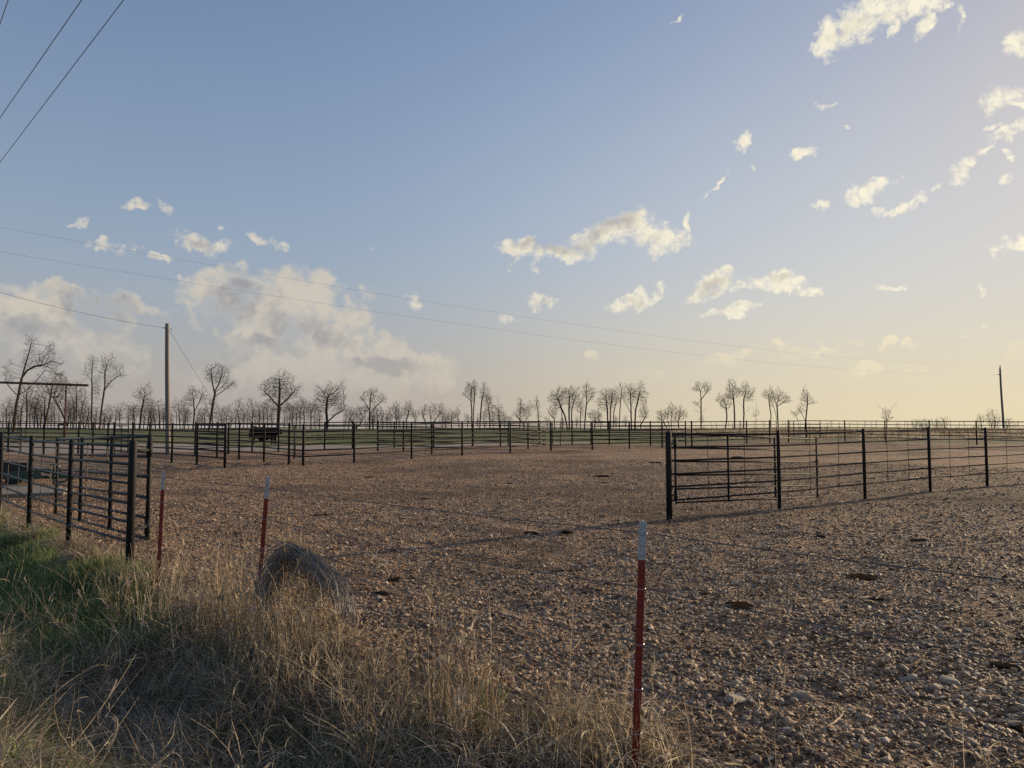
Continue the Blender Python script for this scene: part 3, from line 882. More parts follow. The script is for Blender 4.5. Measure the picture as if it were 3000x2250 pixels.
# hinge sleeves and the bracket to the end post
for hz_ in (0.16, 1.16):
    m_ = MB()
    m_.tube([(G1a.x, G1a.y, G1a.z + hz_ - 0.09), (G1a.x, G1a.y, G1a.z + hz_ + 0.09)], 0.038, 10)
    m_.tube([(G1a.x, G1a.y, G1a.z + hz_), (LA[0], LA[1], G1a.z + hz_)], 0.02, 8)
    m_.build('hinge', M['pipe'], g1, smooth=True)
G2a = P(1980, 1473, 14.35); G2b = P(2395, 1455, 17.1)
g2_ = pipe_gate('open black pipe gate folded back behind the right fence with a latch at its end', (G2a.x, G2a.y), (G2b.x, G2b.y), G2a.z, G2b.z, height=1.30, rail_r=0.0165, up_r=0.021)
for hz_ in (0.15, 1.12):
    m_ = MB()
    m_.tube([(G2a.x, G2a.y, G2a.z + hz_ - 0.08), (G2a.x, G2a.y, G2a.z + hz_ + 0.08)], 0.036, 10)
    m_.tube([(G2a.x, G2a.y, G2a.z + hz_), (RA[0], RA[1], G2a.z + hz_)], 0.018, 8)
    m_.build('hinge', M['pipe'], g2_, smooth=True)

# chain on the left gate's free end
ch = thing('gate_chain', 'bright steel chain hanging from the left gate beside its end upright', 'chain', (G1b.x, G1b.y, G1b.z + 0.9))
m_ = MB()
top = P(149, 1368, 13.45)
for k in range(13):
    c = top + Vector((0.01 * math.sin(k), 0, -0.035 * k))
    q = Quaternion((0, 0, 1), k * 1.4)
    pts = [c + q @ Vector((0.012 * math.cos(a), 0, 0.024 * math.sin(a))) for a in np.linspace(0, 2 * math.pi, 9)]
    m_.tube(pts, 0.005, 5, caps=False)
m_.build('chain_links', M['chain'], ch)
m_ = MB()
pts = [top + Vector((0.08 * math.sin(a) + 0.08, 0.05 * math.cos(a), 0.03 + 0.02 * math.cos(2 * a))) for a in np.linspace(0, 2 * math.pi, 14)]
m_.tube(pts, 0.012, 6, caps=False)
m_.build('chain_loop', M['chain'], ch)

# fences further back; posts by picture column on straight plan lines
def cols(a, b, pxs): return [on_line(a, b, q) for q in pxs]
FR = [1.58, 1.335, 1.09, 0.845, 0.60, 0.355]
far = dict(rail_n=5, post_r=0.048, rail_r=0.029, stay_r=0.010)
A0a, A0b = (-10.8, 28.3), (-15.8, 32.7)
pipe_fence('black pipe fence of the near alley ending in a heavy post left of the cow', cols(A0a, A0b, (660, 578, 504.5, 439, 389, 334)), heavy=(0, 4, 5), stays=0, **far)
A1a, A1b = (-8.25, 29.7), (-12.15, 33.45)
pipe_fence('black pipe fence of the far alley meeting the middle pen corner post', cols(A1a, A1b, (889, 847, 774, 701, 636, 572)), heavy=(0,), stays=0, **far)
A2a, A2b = (-8.25, 29.7), (2.22, 42.9)
pipe_fence('black pipe fence across the middle of the yard from corner post to latched gate', cols(A2a, A2b, (889, 1038, 1206, 1354, 1495, 1614)), heavy=(5,), stays=0, skip_first=True, **far)
A3a, A3b = (4.65, 43.5), (11.5, 48.2)
a3 = cols(A3a, A3b, (1735, 1844, 1940, 2027))
pipe_fence('black pipe fence at the yard back between the latched gate and right pens', a3, heavy=(3,), stays=0, **far)
p1614 = on_line(A2a, A2b, 1614)
pipe_gate('closed black pipe gate in the back of the yard, on the heavy latch post', (p1614[0] + 0.1, p1614[1] + 0.02), (a3[0][0] - 0.08, a3[0][1] - 0.03), tz(*p1614) + 0.3, tz(*a3[0]) + 0.3, height=1.28, n=5, rail_r=0.021, fr=(0, 0.2, 0.5, 1))
A4a, A4b = (11.5, 48.2), (20.5, 55.8)
a4 = cols(A4a, A4b, (2027, 2188, 2255.6, 2310.5))
pipe_fence('black pipe fence climbing the rise behind the right-hand front fence, ending at a gate', a4, heavy=(3,), stays=2, skip_first=True, **far)
A5 = [a4[-1]] + cols((20.5, 55.8), (25.8, 58.0), (2362, 2476))
A6a, A6b = (25.8, 58.0), (31.6, 50.6)
pipe_fence('black pipe fence along the skyline at the right with thin rods between its posts', A5 + cols(A6a, A6b, (2594, 2724, 2862, 3015)) + [(37, 43.5)], stays=2, skip_first=True, **far)
ga = a4[-1]; gb = P(2404, 1283, 54.5)
pipe_gate('open pale-railed pipe gate on the rise at the right, swung out beside its post', (ga[0] + 0.12, ga[1]), (gb.x, gb.y), tz(*ga) + 0.3, tz(gb.x, gb.y) + 0.3, height=1.28, n=5, rail_r=0.02, fr=(0, 0.12, 0.55, 1))
B1a = on_line(A2a, A2b, 1354)
pipe_fence('black cross fence running back from the middle of the yard fence', cols(B1a, (B1a[0] - 7.2, B1a[1] + 6.9), (1354, 1265, 1182, 1107)), stays=1, skip_first=True, **far)
pipe_fence('black cross fence running back from the heavy latch post', cols(p1614, (-2.6, 49.4), (1614, 1547, 1466, 1386)), stays=1, skip_first=True, **far)
B3a, B3b = (-10.9, 43.8), (4.2, 52.4)
b3 = cols(B3a, B3b, (951, 1033, 1155, 1270, 1384, 1489, 1580, 1677))
pipe_fence('long black back fence of the pens along the edge of the green pasture', b3, heavy=(1, 3), stays=2, **far)
pipe_fence('black back fence turning from the pasture edge to the right pens', [b3[-1]] + cols((4.2, 52.4), (11.9, 48.9), (1785, 1906, 2009)), stays=2, skip_first=True, **far)
pipe_fence('black pipe fence closing the pens beside the standing cow', [b3[0]] + cols((-10.9, 43.8), (-15.8, 37.0), (816, 739, 669.5, 572)), heavy=(3,), stays=0, skip_first=True, **far)
pc = on_line(A0a, A0b, 334)
CL = [pc] + cols(pc, (-28.6, 41.5), (316, 272, 230, 129, 24)) + [(-33, 43.4)]
pipe_fence('black pipe fence facing the camera at the far left beyond the concrete slab', CL, stays=0, skip_first=True, **far)
# small gates
e = on_line(A1a, A1b, 862)
pipe_gate('pale open gate seen end-on beside the middle corner post', (e[0] - 0.05, e[1] + 0.15), (e[0] - 0.62, e[1] + 2.3), tz(*e) + 0.25, tz(e[0], e[1] + 2) + 0.25, height=1.3, n=5, rail_r=0.022, fr=(0, 0.5, 1), latch=False)
pa, pb = on_line(A0a, A0b, 379), on_line(A0a, A0b, 340)
pipe_gate('narrow black walk gate hung between two heavy posts at the left', (pa[0], pa[1] - 0.12), (pb[0], pb[1] - 0.12), tz(*pa) + 0.3, tz(*pb) + 0.3, height=1.2, n=5, rail_r=0.02, fr=(0, 0.5, 1), latch=False)
pa = P(-60, 1330, 39.5); pb = P(60, 1330, 36.5)
pipe_gate('black pipe gate with a square end swung open at the far left', (pa.x, pa.y), (pb.x, pb.y), tz(pa.x, pa.y) + 0.25, tz(pb.x, pb.y) + 0.2, height=1.1, n=5, rail_r=0.022, fr=(0, 0.72, 1), latch=False)
# portable corral panel with rounded corner on the skyline at the left
pa, pb = P(-120, 1262, 55), P(186, 1262, 52)
root = thing('corral_panel', 'tall thin-railed corral panel with a rounded corner below the rusty overhead pipe', 'panel', (pb.x, pb.y, tz(pb.x, pb.y)))
for i in range(6):
    hh = 1.45 - 0.26 * i
    m_ = MB(); m_.tube([(pa.x, pa.y, tz(pa.x, pa.y) + hh + 0.12), (pb.x - 0.04, pb.y, tz(pb.x, pb.y) + hh + 0.12)], 0.022, 5)
    m_.build('rail', M['pipe'], root)
for f in (0.3, 0.65, 1.0):
    q = pa.lerp(pb, f); m_ = MB(); zz = tz(q.x, q.y)
    m_.tube([(q.x, q.y, zz - 0.02), (q.x, q.y, zz + 1.5), (q.x - 0.05, q.y, zz + 1.57)], 0.024, 6); m_.build('upright', M['pipe'], root)

# far pasture fence of steel posts and wire
WF = [2100, 2148, 2168, 2171, 2240, 2303, 2372, 2426, 2435, 2461, 2491, 2535, 2568, 2630, 2652, 2661, 2704, 2745, 2786, 2828, 2901, 2950, 2985, 3030]
wa, wb = (22.0, 84.0), (66.0, 96.0)
root = thing('wire_fence', 'low pasture fence of thin steel posts and wire on the right skyline', 'fence', (wa[0], wa[1], tz(*wa)))
pts = [on_line(wa, wb, q) for q in WF]
for p in pts:
    m_ = MB(); hh = rnd.uniform(1.15, 1.55); m_.tube([(p[0], p[1], tz(*p) - 0.2), (p[0] + rnd.uniform(-.05, .05), p[1], tz(*p) + hh)], 0.03, 4); m_.build('post', M['rod'], root)
for hh in (0.45, 0.8, 1.12):
    m_ = MB(); m_.tube([(p[0], p[1], tz(*p) + hh) for p in pts], 0.005, 3); m_.build('wire', M['wire'], root)

# ------------------------------------------------------------------ red and white steel posts with barbed wire
def t_post(label, top, foot, face_dir, clips, group='red and white steel fence posts'):
    """Studded T-section post from foot to top (world)."""
    axis = (top - foot).normalized(); L = (top - foot).length
    root = thing('steel_fence_post', label, 'post', foot, group)
    fd = Vector((face_dir[0], face_dir[1], 0)).normalized()
    fd = (fd - axis * fd.dot(axis)).normalized(); sd3 = axis.cross(fd).normalized()
    prof = [(-.0195, 0), (-.0195, .005), (-.005, .0075), (-.0035, .036), (.0035, .036), (.005, .0075), (.0195, .005), (.0195, 0), (.006, -.0015), (-.006, -.0015)]
    def seg(a, b, grow=0.0):
        vs = []
        for s in (a, b):
            for (x, y) in prof:
                vs.append(foot + axis * s + sd3 * x * (1 + grow) - fd * (y * (1 + grow)))
        n = len(prof)
        return vs, [(j, (j + 1) % n, n + (j + 1) % n, n + j) for j in range(n)] + [tuple(range(n - 1, -1, -1)), tuple(range(n, 2 * n))]
    cut = L - 0.205
    m_ = MB(); m_.add(*seg(-0.35, cut - 0.001))
    s = 0.06
    while s < cut - 0.03:
        c = foot + axis * s + fd * 0.003
        m_.add([c + sd3 * x + axis * z + fd * y for z, y in ((-.012, 0), (-.006, .006), (.006, .006), (.012, 0)) for x in (-.0085, .0085)],
               [(0, 1, 3, 2), (2, 3, 5, 4), (4, 5, 7, 6), (0, 2, 4, 6), (1, 7, 5, 3)])
        s += 0.054
    m_.build('shaft', M['post_red'], root)
    m_ = MB(); m_.add(*seg(cut, L, 0.02))
    s = cut + 0.03
    while s < L - 0.02:
        c = foot + axis * s + fd * 0.003
        m_.add([c + sd3 * x + axis * z + fd * y for z, y in ((-.012, 0), (-.006, .006), (.006, .006), (.012, 0)) for x in (-.0085, .0085)],
               [(0, 1, 3, 2), (2, 3, 5, 4), (4, 5, 7, 6), (0, 2, 4, 6), (1, 7, 5, 3)])
        s += 0.054
    m_.build('painted_top', M['post_white'], root)
    hooks = []
    for s in clips:
        c = foot + axis * s
        m_ = MB()
        m_.tube([c - sd3 * 0.024 - fd * 0.012, c - sd3 * 0.023 + fd * 0.006, c + sd3 * 0.0 + fd * 0.0085 - axis * 0.002, c + sd3 * 0.023 + fd * 0.006 + axis * 0.003, c + sd3 * 0.025 - fd * 0.014 + axis * 0.004], 0.0016, 5)
        m_.build('wire_clip', M['clip'], root)
        hooks.append(c - fd * 0.044)
    return root, hooks
def foot_at(px0, py0, px1, py1, d):
    a = P(px0, py0, d); b = P(px1, py1, d)
    z = tz(b.x, b.y) - 0.02
    t = (a.z - z) / (a.z - b.z)
    return a, a + (b - a) * t
fence_face = (-0.72, -0.69)
cl = (0.22, 0.47, 0.71, 0.99, 1.25)
top1, foot1 = foot_at(479, 1382, 463, 1700, 8.65)
top2, foot2 = foot_at(785, 1397, 757, 1753, 7.1)
top3, foot3 = foot_at(1884, 1527, 1861, 2250, 4.04)
L3 = (top3 - foot3).length
def clips_for(top, foot):
    base = 4.04
    zs = [1.16, 0.87, 0.58, 0.35, 0.12]
    ax = (top - foot)
    return [max(0.05, (z + 0.03 - foot.z) / ax.z * ax.length) for z in zs]
_, h1 = t_post('red steel post with white top farthest back, beside the left pipe fence end post', top1, foot1, (0.42, -0.9), clips_for(top1, foot1))
_, h2 = t_post('leaning red steel post with white top standing at the coil of old wire', top2, foot2, (0.31, -0.95), clips_for(top2, foot2))
_, h3 = t_post('large near red steel post with grey-white top at the gravel edge', top3, foot3, (-0.2, -0.98), clips_for(top3, foot3))

STR = ['topmost', 'second', 'middle', 'fourth', 'lowest']
for k in range(5):
    end = Vector((LA[0] + 0.04, LA[1] - 0.05, h1[k].z + 0.0))
    out = h3[k] + Vector((0.707, -0.707, 0)) * 2.6
    out.z = h3[k].z - 0.01
    knots = [end, h1[k], h2[k], h3[k], out]
    path = []
    for a, b in zip(knots[:-1], knots[1:]):
        L = (b - a).length; n = max(6, int(L / 0.25))
        for i in range(n):
            f = i / n
            q = a.lerp(b, f); q.z -= 0.022 * L / 3 * 4 * f * (1 - f) * (0.6 + 0.5 * ((k * 7) % 3))
            path.append(q)
    path.append(out)
    root = thing('barbed_wire', '%s strand of the barbed wire strung between the red and white posts' % STR[k], 'wire', end, 'barbed wire strands')
    m_ = MB()
    for ph in (0, math.pi):
        tw = []
        for i in range(len(path) - 1):
            for j in range(4):
                f = j / 4
                q = path[i].lerp(path[i + 1], f)
                an = (i * 4 + j) * 1.1 + ph
                tw.append(q + Vector((0.707 * 0, 0, math.sin(an))) * 0.0017 + Vector((0.707, 0.707, 0)) * math.cos(an) * 0.0017)
        m_.tube(tw, 0.0017, 4, caps=False)
    m_.build('strand', M['wire'], root)
    m_ = MB()
    s_acc = 0
    for i in range(len(path) - 1):
        s_acc += (path[i + 1] - path[i]).length
        if s_acc > 0.125:
            s_acc = 0
            c = path[i]
            d = (path[i + 1] - path[i]).normalized()
            for an in (rnd.uniform(0, 3), rnd.uniform(0, 3)):
                e_ = Vector((0.707, 0.707, 0)) * math.cos(an) + Vector((0, 0, 1)) * math.sin(an)
                m_.tube([c - e_ * 0.014 + d * 0.003, c, c + e_ * 0.014 - d * 0.003], [0.0004, 0.0014, 0.0004], 4)
            m_.tube([c - d * 0.006, c + d * 0.006], 0.0034, 6)
    m_.build('barbs', M['wire'], root)

# coil of old wire hung by the second post
def wire_coil():
    cen = P(858, 1738, 6.75)
    root = thing('wire_coil', 'dark bundle of old coiled fence wire hung on the leaning red post in dead grass', 'wire coil', cen)
    m_ = MB()
    r = random.Random(5)
    t1 = Vector((1, -0.25, -0.12)).normalized(); t2 = Vector((-0.05, 0.35, 1)).normalized(); ax = t1.cross(t2).normalized()
    for k in range(190):
        q_ = 0.45 + 0.55 * r.random() ** 0.6; r1 = 0.27 * q_ + r.gauss(0, 0.03); r2 = 0.41 * q_ + r.gauss(0, 0.03)
        off = ax * r.gauss(0, 0.09)
        a0 = r.uniform(-0.7, 1.0); span = r.uniform(1.2, 3.4); w1, w2 = r.uniform(0, 6.28), r.uniform(0, 6.28)
        if r.random() < 0.2: a0 = r.uniform(0, 6.28)
        fray = r.gauss(0, 0.12)
        pts = []
        for i in range(18):
            f = i / 17
            a = a0 + span * f
            q = cen + off + t1 * (r1 + 0.03 * math.sin(3 * a + w1)) * math.cos(a) + t2 * (r2 + 0.03 * math.sin(2 * a + w2)) * math.sin(a) + ax * 0.06 * math.sin(2 * a + w2)
            if math.cos(a) > 0: q += t1 * (0.22 * max(0.0, -math.sin(a - 0.9)) + 0.12 * math.cos(a)) + ax * fray * (1 - f)
            pts.append(q)
        m_.tube(pts, 0.0027, 4, caps=False)
    m_.build('coiled_strands', M['coil'], root)
    m_ = MB()
    for k in range(260):
        a = r.uniform(-0.2, 2.9); q = cen + t1 * 0.25 * math.cos(a) + t2 * 0.44 * math.sin(a) + ax * r.gauss(0, 0.1)
        d = Vector((r.gauss(0, 0.4), r.gauss(0, 0.4), -1)).normalized(); ln = r.uniform(0.15, 0.55)
        m_.tube([q + Vector((0, 0, r.uniform(0.02, 0.10))), q + d * ln * 0.5, q + d * ln + Vector((r.gauss(0, .07), 0, 0))], [0.001, 0.0022, 0.001], 3, caps=False)
    m_.build('caught_straw', M['straw'], root)
wire_coil()

# ------------------------------------------------------------------ poles and overhead wires
def wobble_tube(m_, a, b, r0, r1, n=12, sides=12, amp=0.0):
    pts, rs = [], []
    for i in range(n + 1):
        f = i / n
        q = a.lerp(b, f); q.x += amp * math.sin(f * 5 + 1); pts.append(q); rs.append(r0 * (1 - f) + r1 * f)
    m_.tube(pts, rs, sides)

pf = G(492, 1333)
pt = P(490, 948, pf.y)
pole = thing('utility_pole', 'weathered wooden utility pole standing behind the left alley with a guy wire', 'utility pole', pf, 'wooden utility poles')
m_ = MB(); wobble_tube(m_, pf - Vector((0, 0, 0.4)), pt, 0.125, 0.092, amp=0.012); m_.build('shaft', M['wood_pole'], pole, smooth=True)
m_ = MB()
wp1 = P(486, 961.5, pf.y - 0.1)
m_.tube([wp1, wp1 + Vector((-0.12, -0.03, 0.02))], 0.025, 6); m_.tube([wp1 + Vector((0.2, 0, -0.03)), wp1 + Vector((0.3, 0.02, -0.06))], 0.02, 6)
m_.build('insulator', M['darksteel'], pole)
anchor = P(716, 1322, 41.0); anchor.z = tz(anchor.x, anchor.y)
m_ = MB(); m_.tube([P(496, 968, pf.y), anchor], 0.009, 4); m_.build('guy_wire', M['cable'], pole)

d2 = 93.0
q0 = P(2932, 1262, d2); q1 = P(2930, 1079, d2)
pole2 = thing('utility_pole', 'slim wooden utility pole rising beyond the right skyline fence', 'utility pole', (q0.x, q0.y, tz(q0.x, q0.y)), 'wooden utility poles')
m_ = MB(); wobble_tube(m_, Vector((q0.x + 0.35, q0.y, tz(q0.x, q0.y) - 0.3)), q1, 0.14, 0.105, sides=8, amp=0.03); m_.build('shaft', M['wood_pole'], pole2, smooth=True)
m_ = MB()
m_.tube([q1, q1 + Vector((0, 0, 0.16)), q1 + Vector((0, 0, 0.34))], [0.03, 0.07, 0.05], 8)
pi_ = P(2926, 1097, d2); m_.tube([pi_ + Vector((0.1, 0, 0)), pi_ + Vector((-0.12, 0, 0))], 0.05, 6)
m_.build('insulator', M['darksteel'], pole2)

def span(name, label, a, b, sag, t0=0.0, t1=1.0, r=0.008, group='overhead power lines', extra=None):
    m_ = MB(); pts = []
    for i in range(41):
        t = t0 + (t1 - t0) * i / 40
        q = a.lerp(b, t); q.z -= 4 * sag * t * (1 - t); pts.append(q)
    if extra: pts += extra
    m_.tube(pts, r, 4, caps=False)
    o = m_.build(name, M['cable'], None)
    tag(o, label, 'power line', group)
    return o
a_ = P(0, 666, 29.0); b_ = q1 + Vector((0, 0, 0.34))
span('power_line', 'upper of the two long wires crossing the whole sky to the right pole', a_, b_, 1.37, t0=-0.35, r=0.0036, extra=[P(3000, 1088, 108), P(3300, 1150, 150)])
a_ = P(0, 737, 29.0); b_ = pi_
span('power_line', 'lower of the two long wires crossing the whole sky to the right pole', a_, b_, 1.37, t0=-0.35, r=0.0036, extra=[P(3000, 1113, 108), P(3300, 1170, 150)])
span('power_line', 'single wire dropping from the left edge to the weathered left pole', P(0, 857, 30.0), wp1 + Vector((-0.12, -0.03, 0.02)), 0.12, t0=-1.2, r=0.008)
def over(name, label, p0, p1, r=0.0085):
    a, b = p0, p1
    d = (b - a)
    m_ = MB(); m_.tube([a - d * 4, a - d * 1.0, a, a + d * 0.5, b, b + d * 0.6], r, 5, caps=False)
    tag(m_.build(name, M['cable'], None), label, 'power line', 'overhead power lines')
over('power_line', 'long steep wire cutting the top left sky, nearer the picture centre', P(0, 475, 22.6), P(362, 0, 14.2))
over('power_line', 'shorter steep wire beside it in the top left sky', P(0, 345, 19.3), P(239, 0, 14.1))
over('power_line', 'short wire clipping the very top left corner of the sky', P(0, 70, 15.2), P(24, 0, 14.6), 0.008)

# ------------------------------------------------------------------ rusty overhead pipe frame at the left
dd = 52.0
a = P(-260, 1112, dd + 6); b = P(258, 1129, dd)
root = thing('overhead_pipe_frame', 'rusty overhead pipe beam on a thin post in front of the left trees', 'pipe frame', (b.x, b.y, tz(b.x, b.y)))
m_ = MB(); m_.tube([a, b], 0.085, 10); m_.build('beam', M['rust'], root, smooth=True)
for px in (192, -150):
    k = ray(px, 1200).x
    f = (k * a.y - a.x) / ((b.x - a.x) - k * (b.y - a.y)); q = a.lerp(b, f)
    m_ = MB(); m_.tube([(q.x, q.y, tz(q.x, q.y) - 0.3), (q.x, q.y, q.z - 0.05)], 0.06, 8); m_.build('post', M['rust'], root, smooth=True)

# ------------------------------------------------------------------ concrete slab and green feeder trailer at the left
def slab():
    pts = [g2(-60, 1424), g2(105, 1424), g2(197, 1437), g2(186, 1451), g2(60, 1457), g2(-60, 1457)]
    n = len(pts)
    m_ = MB()
    zt = max(tz(*p) for p in pts) + 0.05
    cx = sum(p[0] for p in pts) / n; cy = sum(p[1] for p in pts) / n
    ins = [(p[0] + (cx - p[0]) * 0.012, p[1] + (cy - p[1]) * 0.012) for p in pts]
    vs = [(p[0], p[1], zt - 0.3) for p in pts] + [(p[0], p[1], zt - 0.012) for p in pts] + [(p[0], p[1], zt) for p in ins]
    fs = [(j, (j + 1) % n, n + (j + 1) % n, n + j) for j in range(n)] + [(n + j, n + (j + 1) % n, 2 * n + (j + 1) % n, 2 * n + j) for j in range(n)] + [tuple(range(2 * n, 3 * n))]
    m_.add(vs, fs)
    o = m_.build('concrete_slab', M['concrete'])
    tag(o, 'pale flat concrete slab on the gravel behind the left pipe fence', 'slab', kind='structure')
slab()

def trailer():
    d = 21.0
    def q(px, py, dd=0.0): return P(px, py, d + dd)
    c0 = q(124, 1423); gz = tz(c0.x, c0.y)
    root = thing('feed_trailer', 'dark green low steel trailer with a black open hopper parked behind the left fence', 'trailer', (c0.x, c0.y, gz))
    def prism(face, depth, mat, name, sl=0.0):
        m_ = MB(); n = len(face)
        back = [Vector((p.x * (1 + depth / d), p.y * (1 + depth / d), p.z)) for p in face]
        m_.add(face + back, [tuple(range(n - 1, -1, -1)), tuple(range(n, 2 * n))] + [(j, (j + 1) % n, n + (j + 1) % n, n + j) for j in range(n)])
        return m_.build(name, mat, root)
    prism([q(-120, 1406), q(112, 1404), q(124, 1398), q(123, 1376), q(80, 1379), q(14, 1382), q(-120, 1386)], 1.5, M['green'], 'body')
    m_ = MB(); m_.add([q(-120, 1405.5, -0.01), q(60, 1404, -0.012), q(70, 1390, -0.012), q(-120, 1393, -0.01)] + [q(-120, 1405.5, 0.02), q(60, 1404, 0.02), q(70, 1390, 0.02), q(-120, 1393, 0.02)],
        [(3, 2, 1, 0), (4, 5, 6, 7), (0, 1, 5, 4), (1, 2, 6, 5), (2, 3, 7, 6), (3, 0, 4, 7)]); m_.build('side_plate', M['green'], root)
    # open hopper: four thin walls
    for (x0, x1, dep0, dep1) in ((-120, 80, 0.15, 0.19), (-120, 80, 1.12, 1.16)):
        m_ = MB(); f = [q(x0, 1384, dep0), q(x1, 1379, dep0), q(x1, 1355, dep0), q(x0, 1357, dep0)]
        bk = [Vector((p.x, p.y + (dep1 - dep0), p.z)) for p in f]
        m_.add(f + bk, [(3, 2, 1, 0), (4, 5, 6, 7), (0, 1, 5, 4), (1, 2, 6, 5), (2, 3, 7, 6), (3, 0, 4, 7)]); m_.build('hopper_wall', M['darksteel'], root)
    m_ = MB(); a0 = q(80, 1379, 0.19); a1 = q(80, 1355, 0.19)
    e0 = Vector((a0.x * 1.05, a0.y * 1.05, a0.z)); e1 = Vector((a1.x * 1.05, a1.y * 1.05, a1.z)); sx = Vector((0.04, 0, 0))
    m_.add([a0, e0, e1, a1, a0 + sx, e0 + sx, e1 + sx, a1 + sx],
           [(3, 2, 1, 0), (4, 5, 6, 7), (0, 1, 5, 4), (1, 2, 6, 5), (2, 3, 7, 6), (3, 0, 4, 7)]); m_.build('hopper_wall', M['darksteel'], root)
    # wheels
    for px, dep in ((40, 0.1), (40, 1.3), (-70, 0.1)):
        c = q(px, 1412, dep); c.z = gz + 0.2
        m_ = MB(); m_.tube([c + Vector((0, -0.09, 0)), c + Vector((0, -0.07, 0)), c + Vector((0, 0.07, 0)), c + Vector((0, 0.09, 0))], [0.16, 0.2, 0.2, 0.16], 18)
        wh = m_.build('wheel', M['rubber'], root, smooth=False)
        m_ = MB(); m_.tube([c + Vector((0, -0.10, 0)), c + Vector((0, -0.085, 0))], [0.07, 0.1], 12); rim = m_.build('rim', M['darksteel'], None); rim.parent = wh
    m_ = MB(); m_.tube([q(108, 1376, 0.3), q(150, 1376, 0.3), q(182, 1380, 0.3)], 0.035, 8); m_.tube([q(118, 1398, 0.2), q(165, 1399, 0.2), q(198, 1396, 0.2)], 0.038, 8)
    m_.tube([q(196, 1394, 0.2), q(198, 1403, 0.2), q(190, 1411, 0.2), q(172, 1412, 0.2)], 0.03, 8); m_.tube([q(112, 1378, 0.3), q(196, 1396, 0.2)], 0.03, 6)
    m_.build('drawbar', M['green'], root, smooth=True)
    m_ = MB(); s0 = q(158, 1365, 0.25); s1 = q(158, 1418, 0.25); m_.tube([s1, s0], 0.03, 8); m_.box(s1, (0.16, 0.16, 0.02)); m_.build('jack_stand', M['darksteel'], root)
trailer()

# ------------------------------------------------------------------ cow
def skinned(name, joints, edges, mat, parent=None, sub=2):
    me = bpy.data.meshes.new(name)
    me.from_pydata([j[0] for j in joints], edges, [])
    me.materials.append(mat)
    o = put(name, me, parent)
    md = o.modifiers.new('skin', 'SKIN'); md.use_smooth_shade = True
    for k, sv in enumerate(me.skin_vertices[0].data):
        rx = joints[k][1]
        sv.radius = rx if isinstance(rx, tuple) else (rx, rx)
        sv.use_root = (k == 0)
    md2 = o.modifiers.new('sub', 'SUBSURF'); md2.levels = sub; md2.render_levels = sub
    return o
def cow():
    """Faces right (+x): x along the body, z up, metres for a yearling."""
    f = P(775, 1302, 51.0); gz = tz(f.x, f.y)
    root = thing('cow', 'black cow standing side-on in the grass beyond the pipe fences, head to the right', 'cow', (f.x, f.y, gz))
    J = [((-0.50, 0, 0.78), 0.43), ((-0.20, 0, 0.74), 0.49), ((0.18, 0, 0.73), 0.50), ((0.48, 0, 0.78), 0.44),
         ((0.74, 0, 0.92), 0.33), ((0.93, 0, 0.95), 0.25), ((1.08, 0, 0.86), 0.18), ((1.19, 0, 0.77), 0.14),
         ((-0.80, 0, 0.88), 0.28), ((-0.98, 0, 0.80), 0.04), ((-1.0, 0, 0.45), 0.03), ((-1.0, 0, 0.32), 0.05)]
    E = [(0, 1), (1, 2), (2, 3), (3, 4), (4, 5), (5, 6), (6, 7), (0, 8), (8, 9), (9, 10), (10, 11)]
    def leg(root_i, pts):
        prev = root_i
        for p, r in pts:
            J.append((p, r)); E.append((prev, len(J) - 1)); prev = len(J) - 1
    for s, o_ in ((-1, 0.0), (1, 0.14)):
        leg(8, [((-0.68 - o_ * 0.6, 0.15 * s, 0.66), 0.15), ((-0.60 - o_, 0.15 * s, 0.52), 0.10), ((-0.74 - o_, 0.14 * s, 0.36), 0.085), ((-0.70 - o_, 0.14 * s, 0.12), 0.06), ((-0.67 - o_, 0.14 * s, 0.03), 0.042)])
        leg(3, [((0.52 + o_ * 0.5, 0.14 * s, 0.60), 0.13), ((0.53 + o_, 0.13 * s, 0.36), 0.095), ((0.52 + o_, 0.13 * s, 0.12), 0.06), ((0.55 + o_, 0.13 * s, 0.03), 0.042)])
    o = skinned('body', J, E, M['hide'], None)
    o.parent = root
    for s in (-1, 1):
        m_ = MB(); c = Vector((0.90, 0.09 * s, 1.06))
        m_.tube([c, c + Vector((-0.05, 0.07 * s, 0.0)), c + Vector((-0.08, 0.15 * s, -0.03)), c + Vector((-0.09, 0.19 * s, -0.05))], [0.025, 0.05, 0.035, 0.006], 8, flat=0.5)
        ear = m_.build('ear', M['hide'], None, smooth=True); ear.parent = root
        if s < 0:
            m_ = MB(); m_.box(c + Vector((-0.085, 0.17 * s, -0.07)), (0.06, 0.008, 0.07)); tg = m_.build('ear_tag', M['tagmat'], None); tg.parent = ear
        m_ = MB(); e_ = Vector((1.02, 0.068 * s, 0.99)); m_.tube([e_ - Vector((0, 0.012, 0)), e_ + Vector((0, 0.012, 0))], 0.014, 8); ey = m_.build('eye', M['hoof'], None); ey.parent = root
cow()

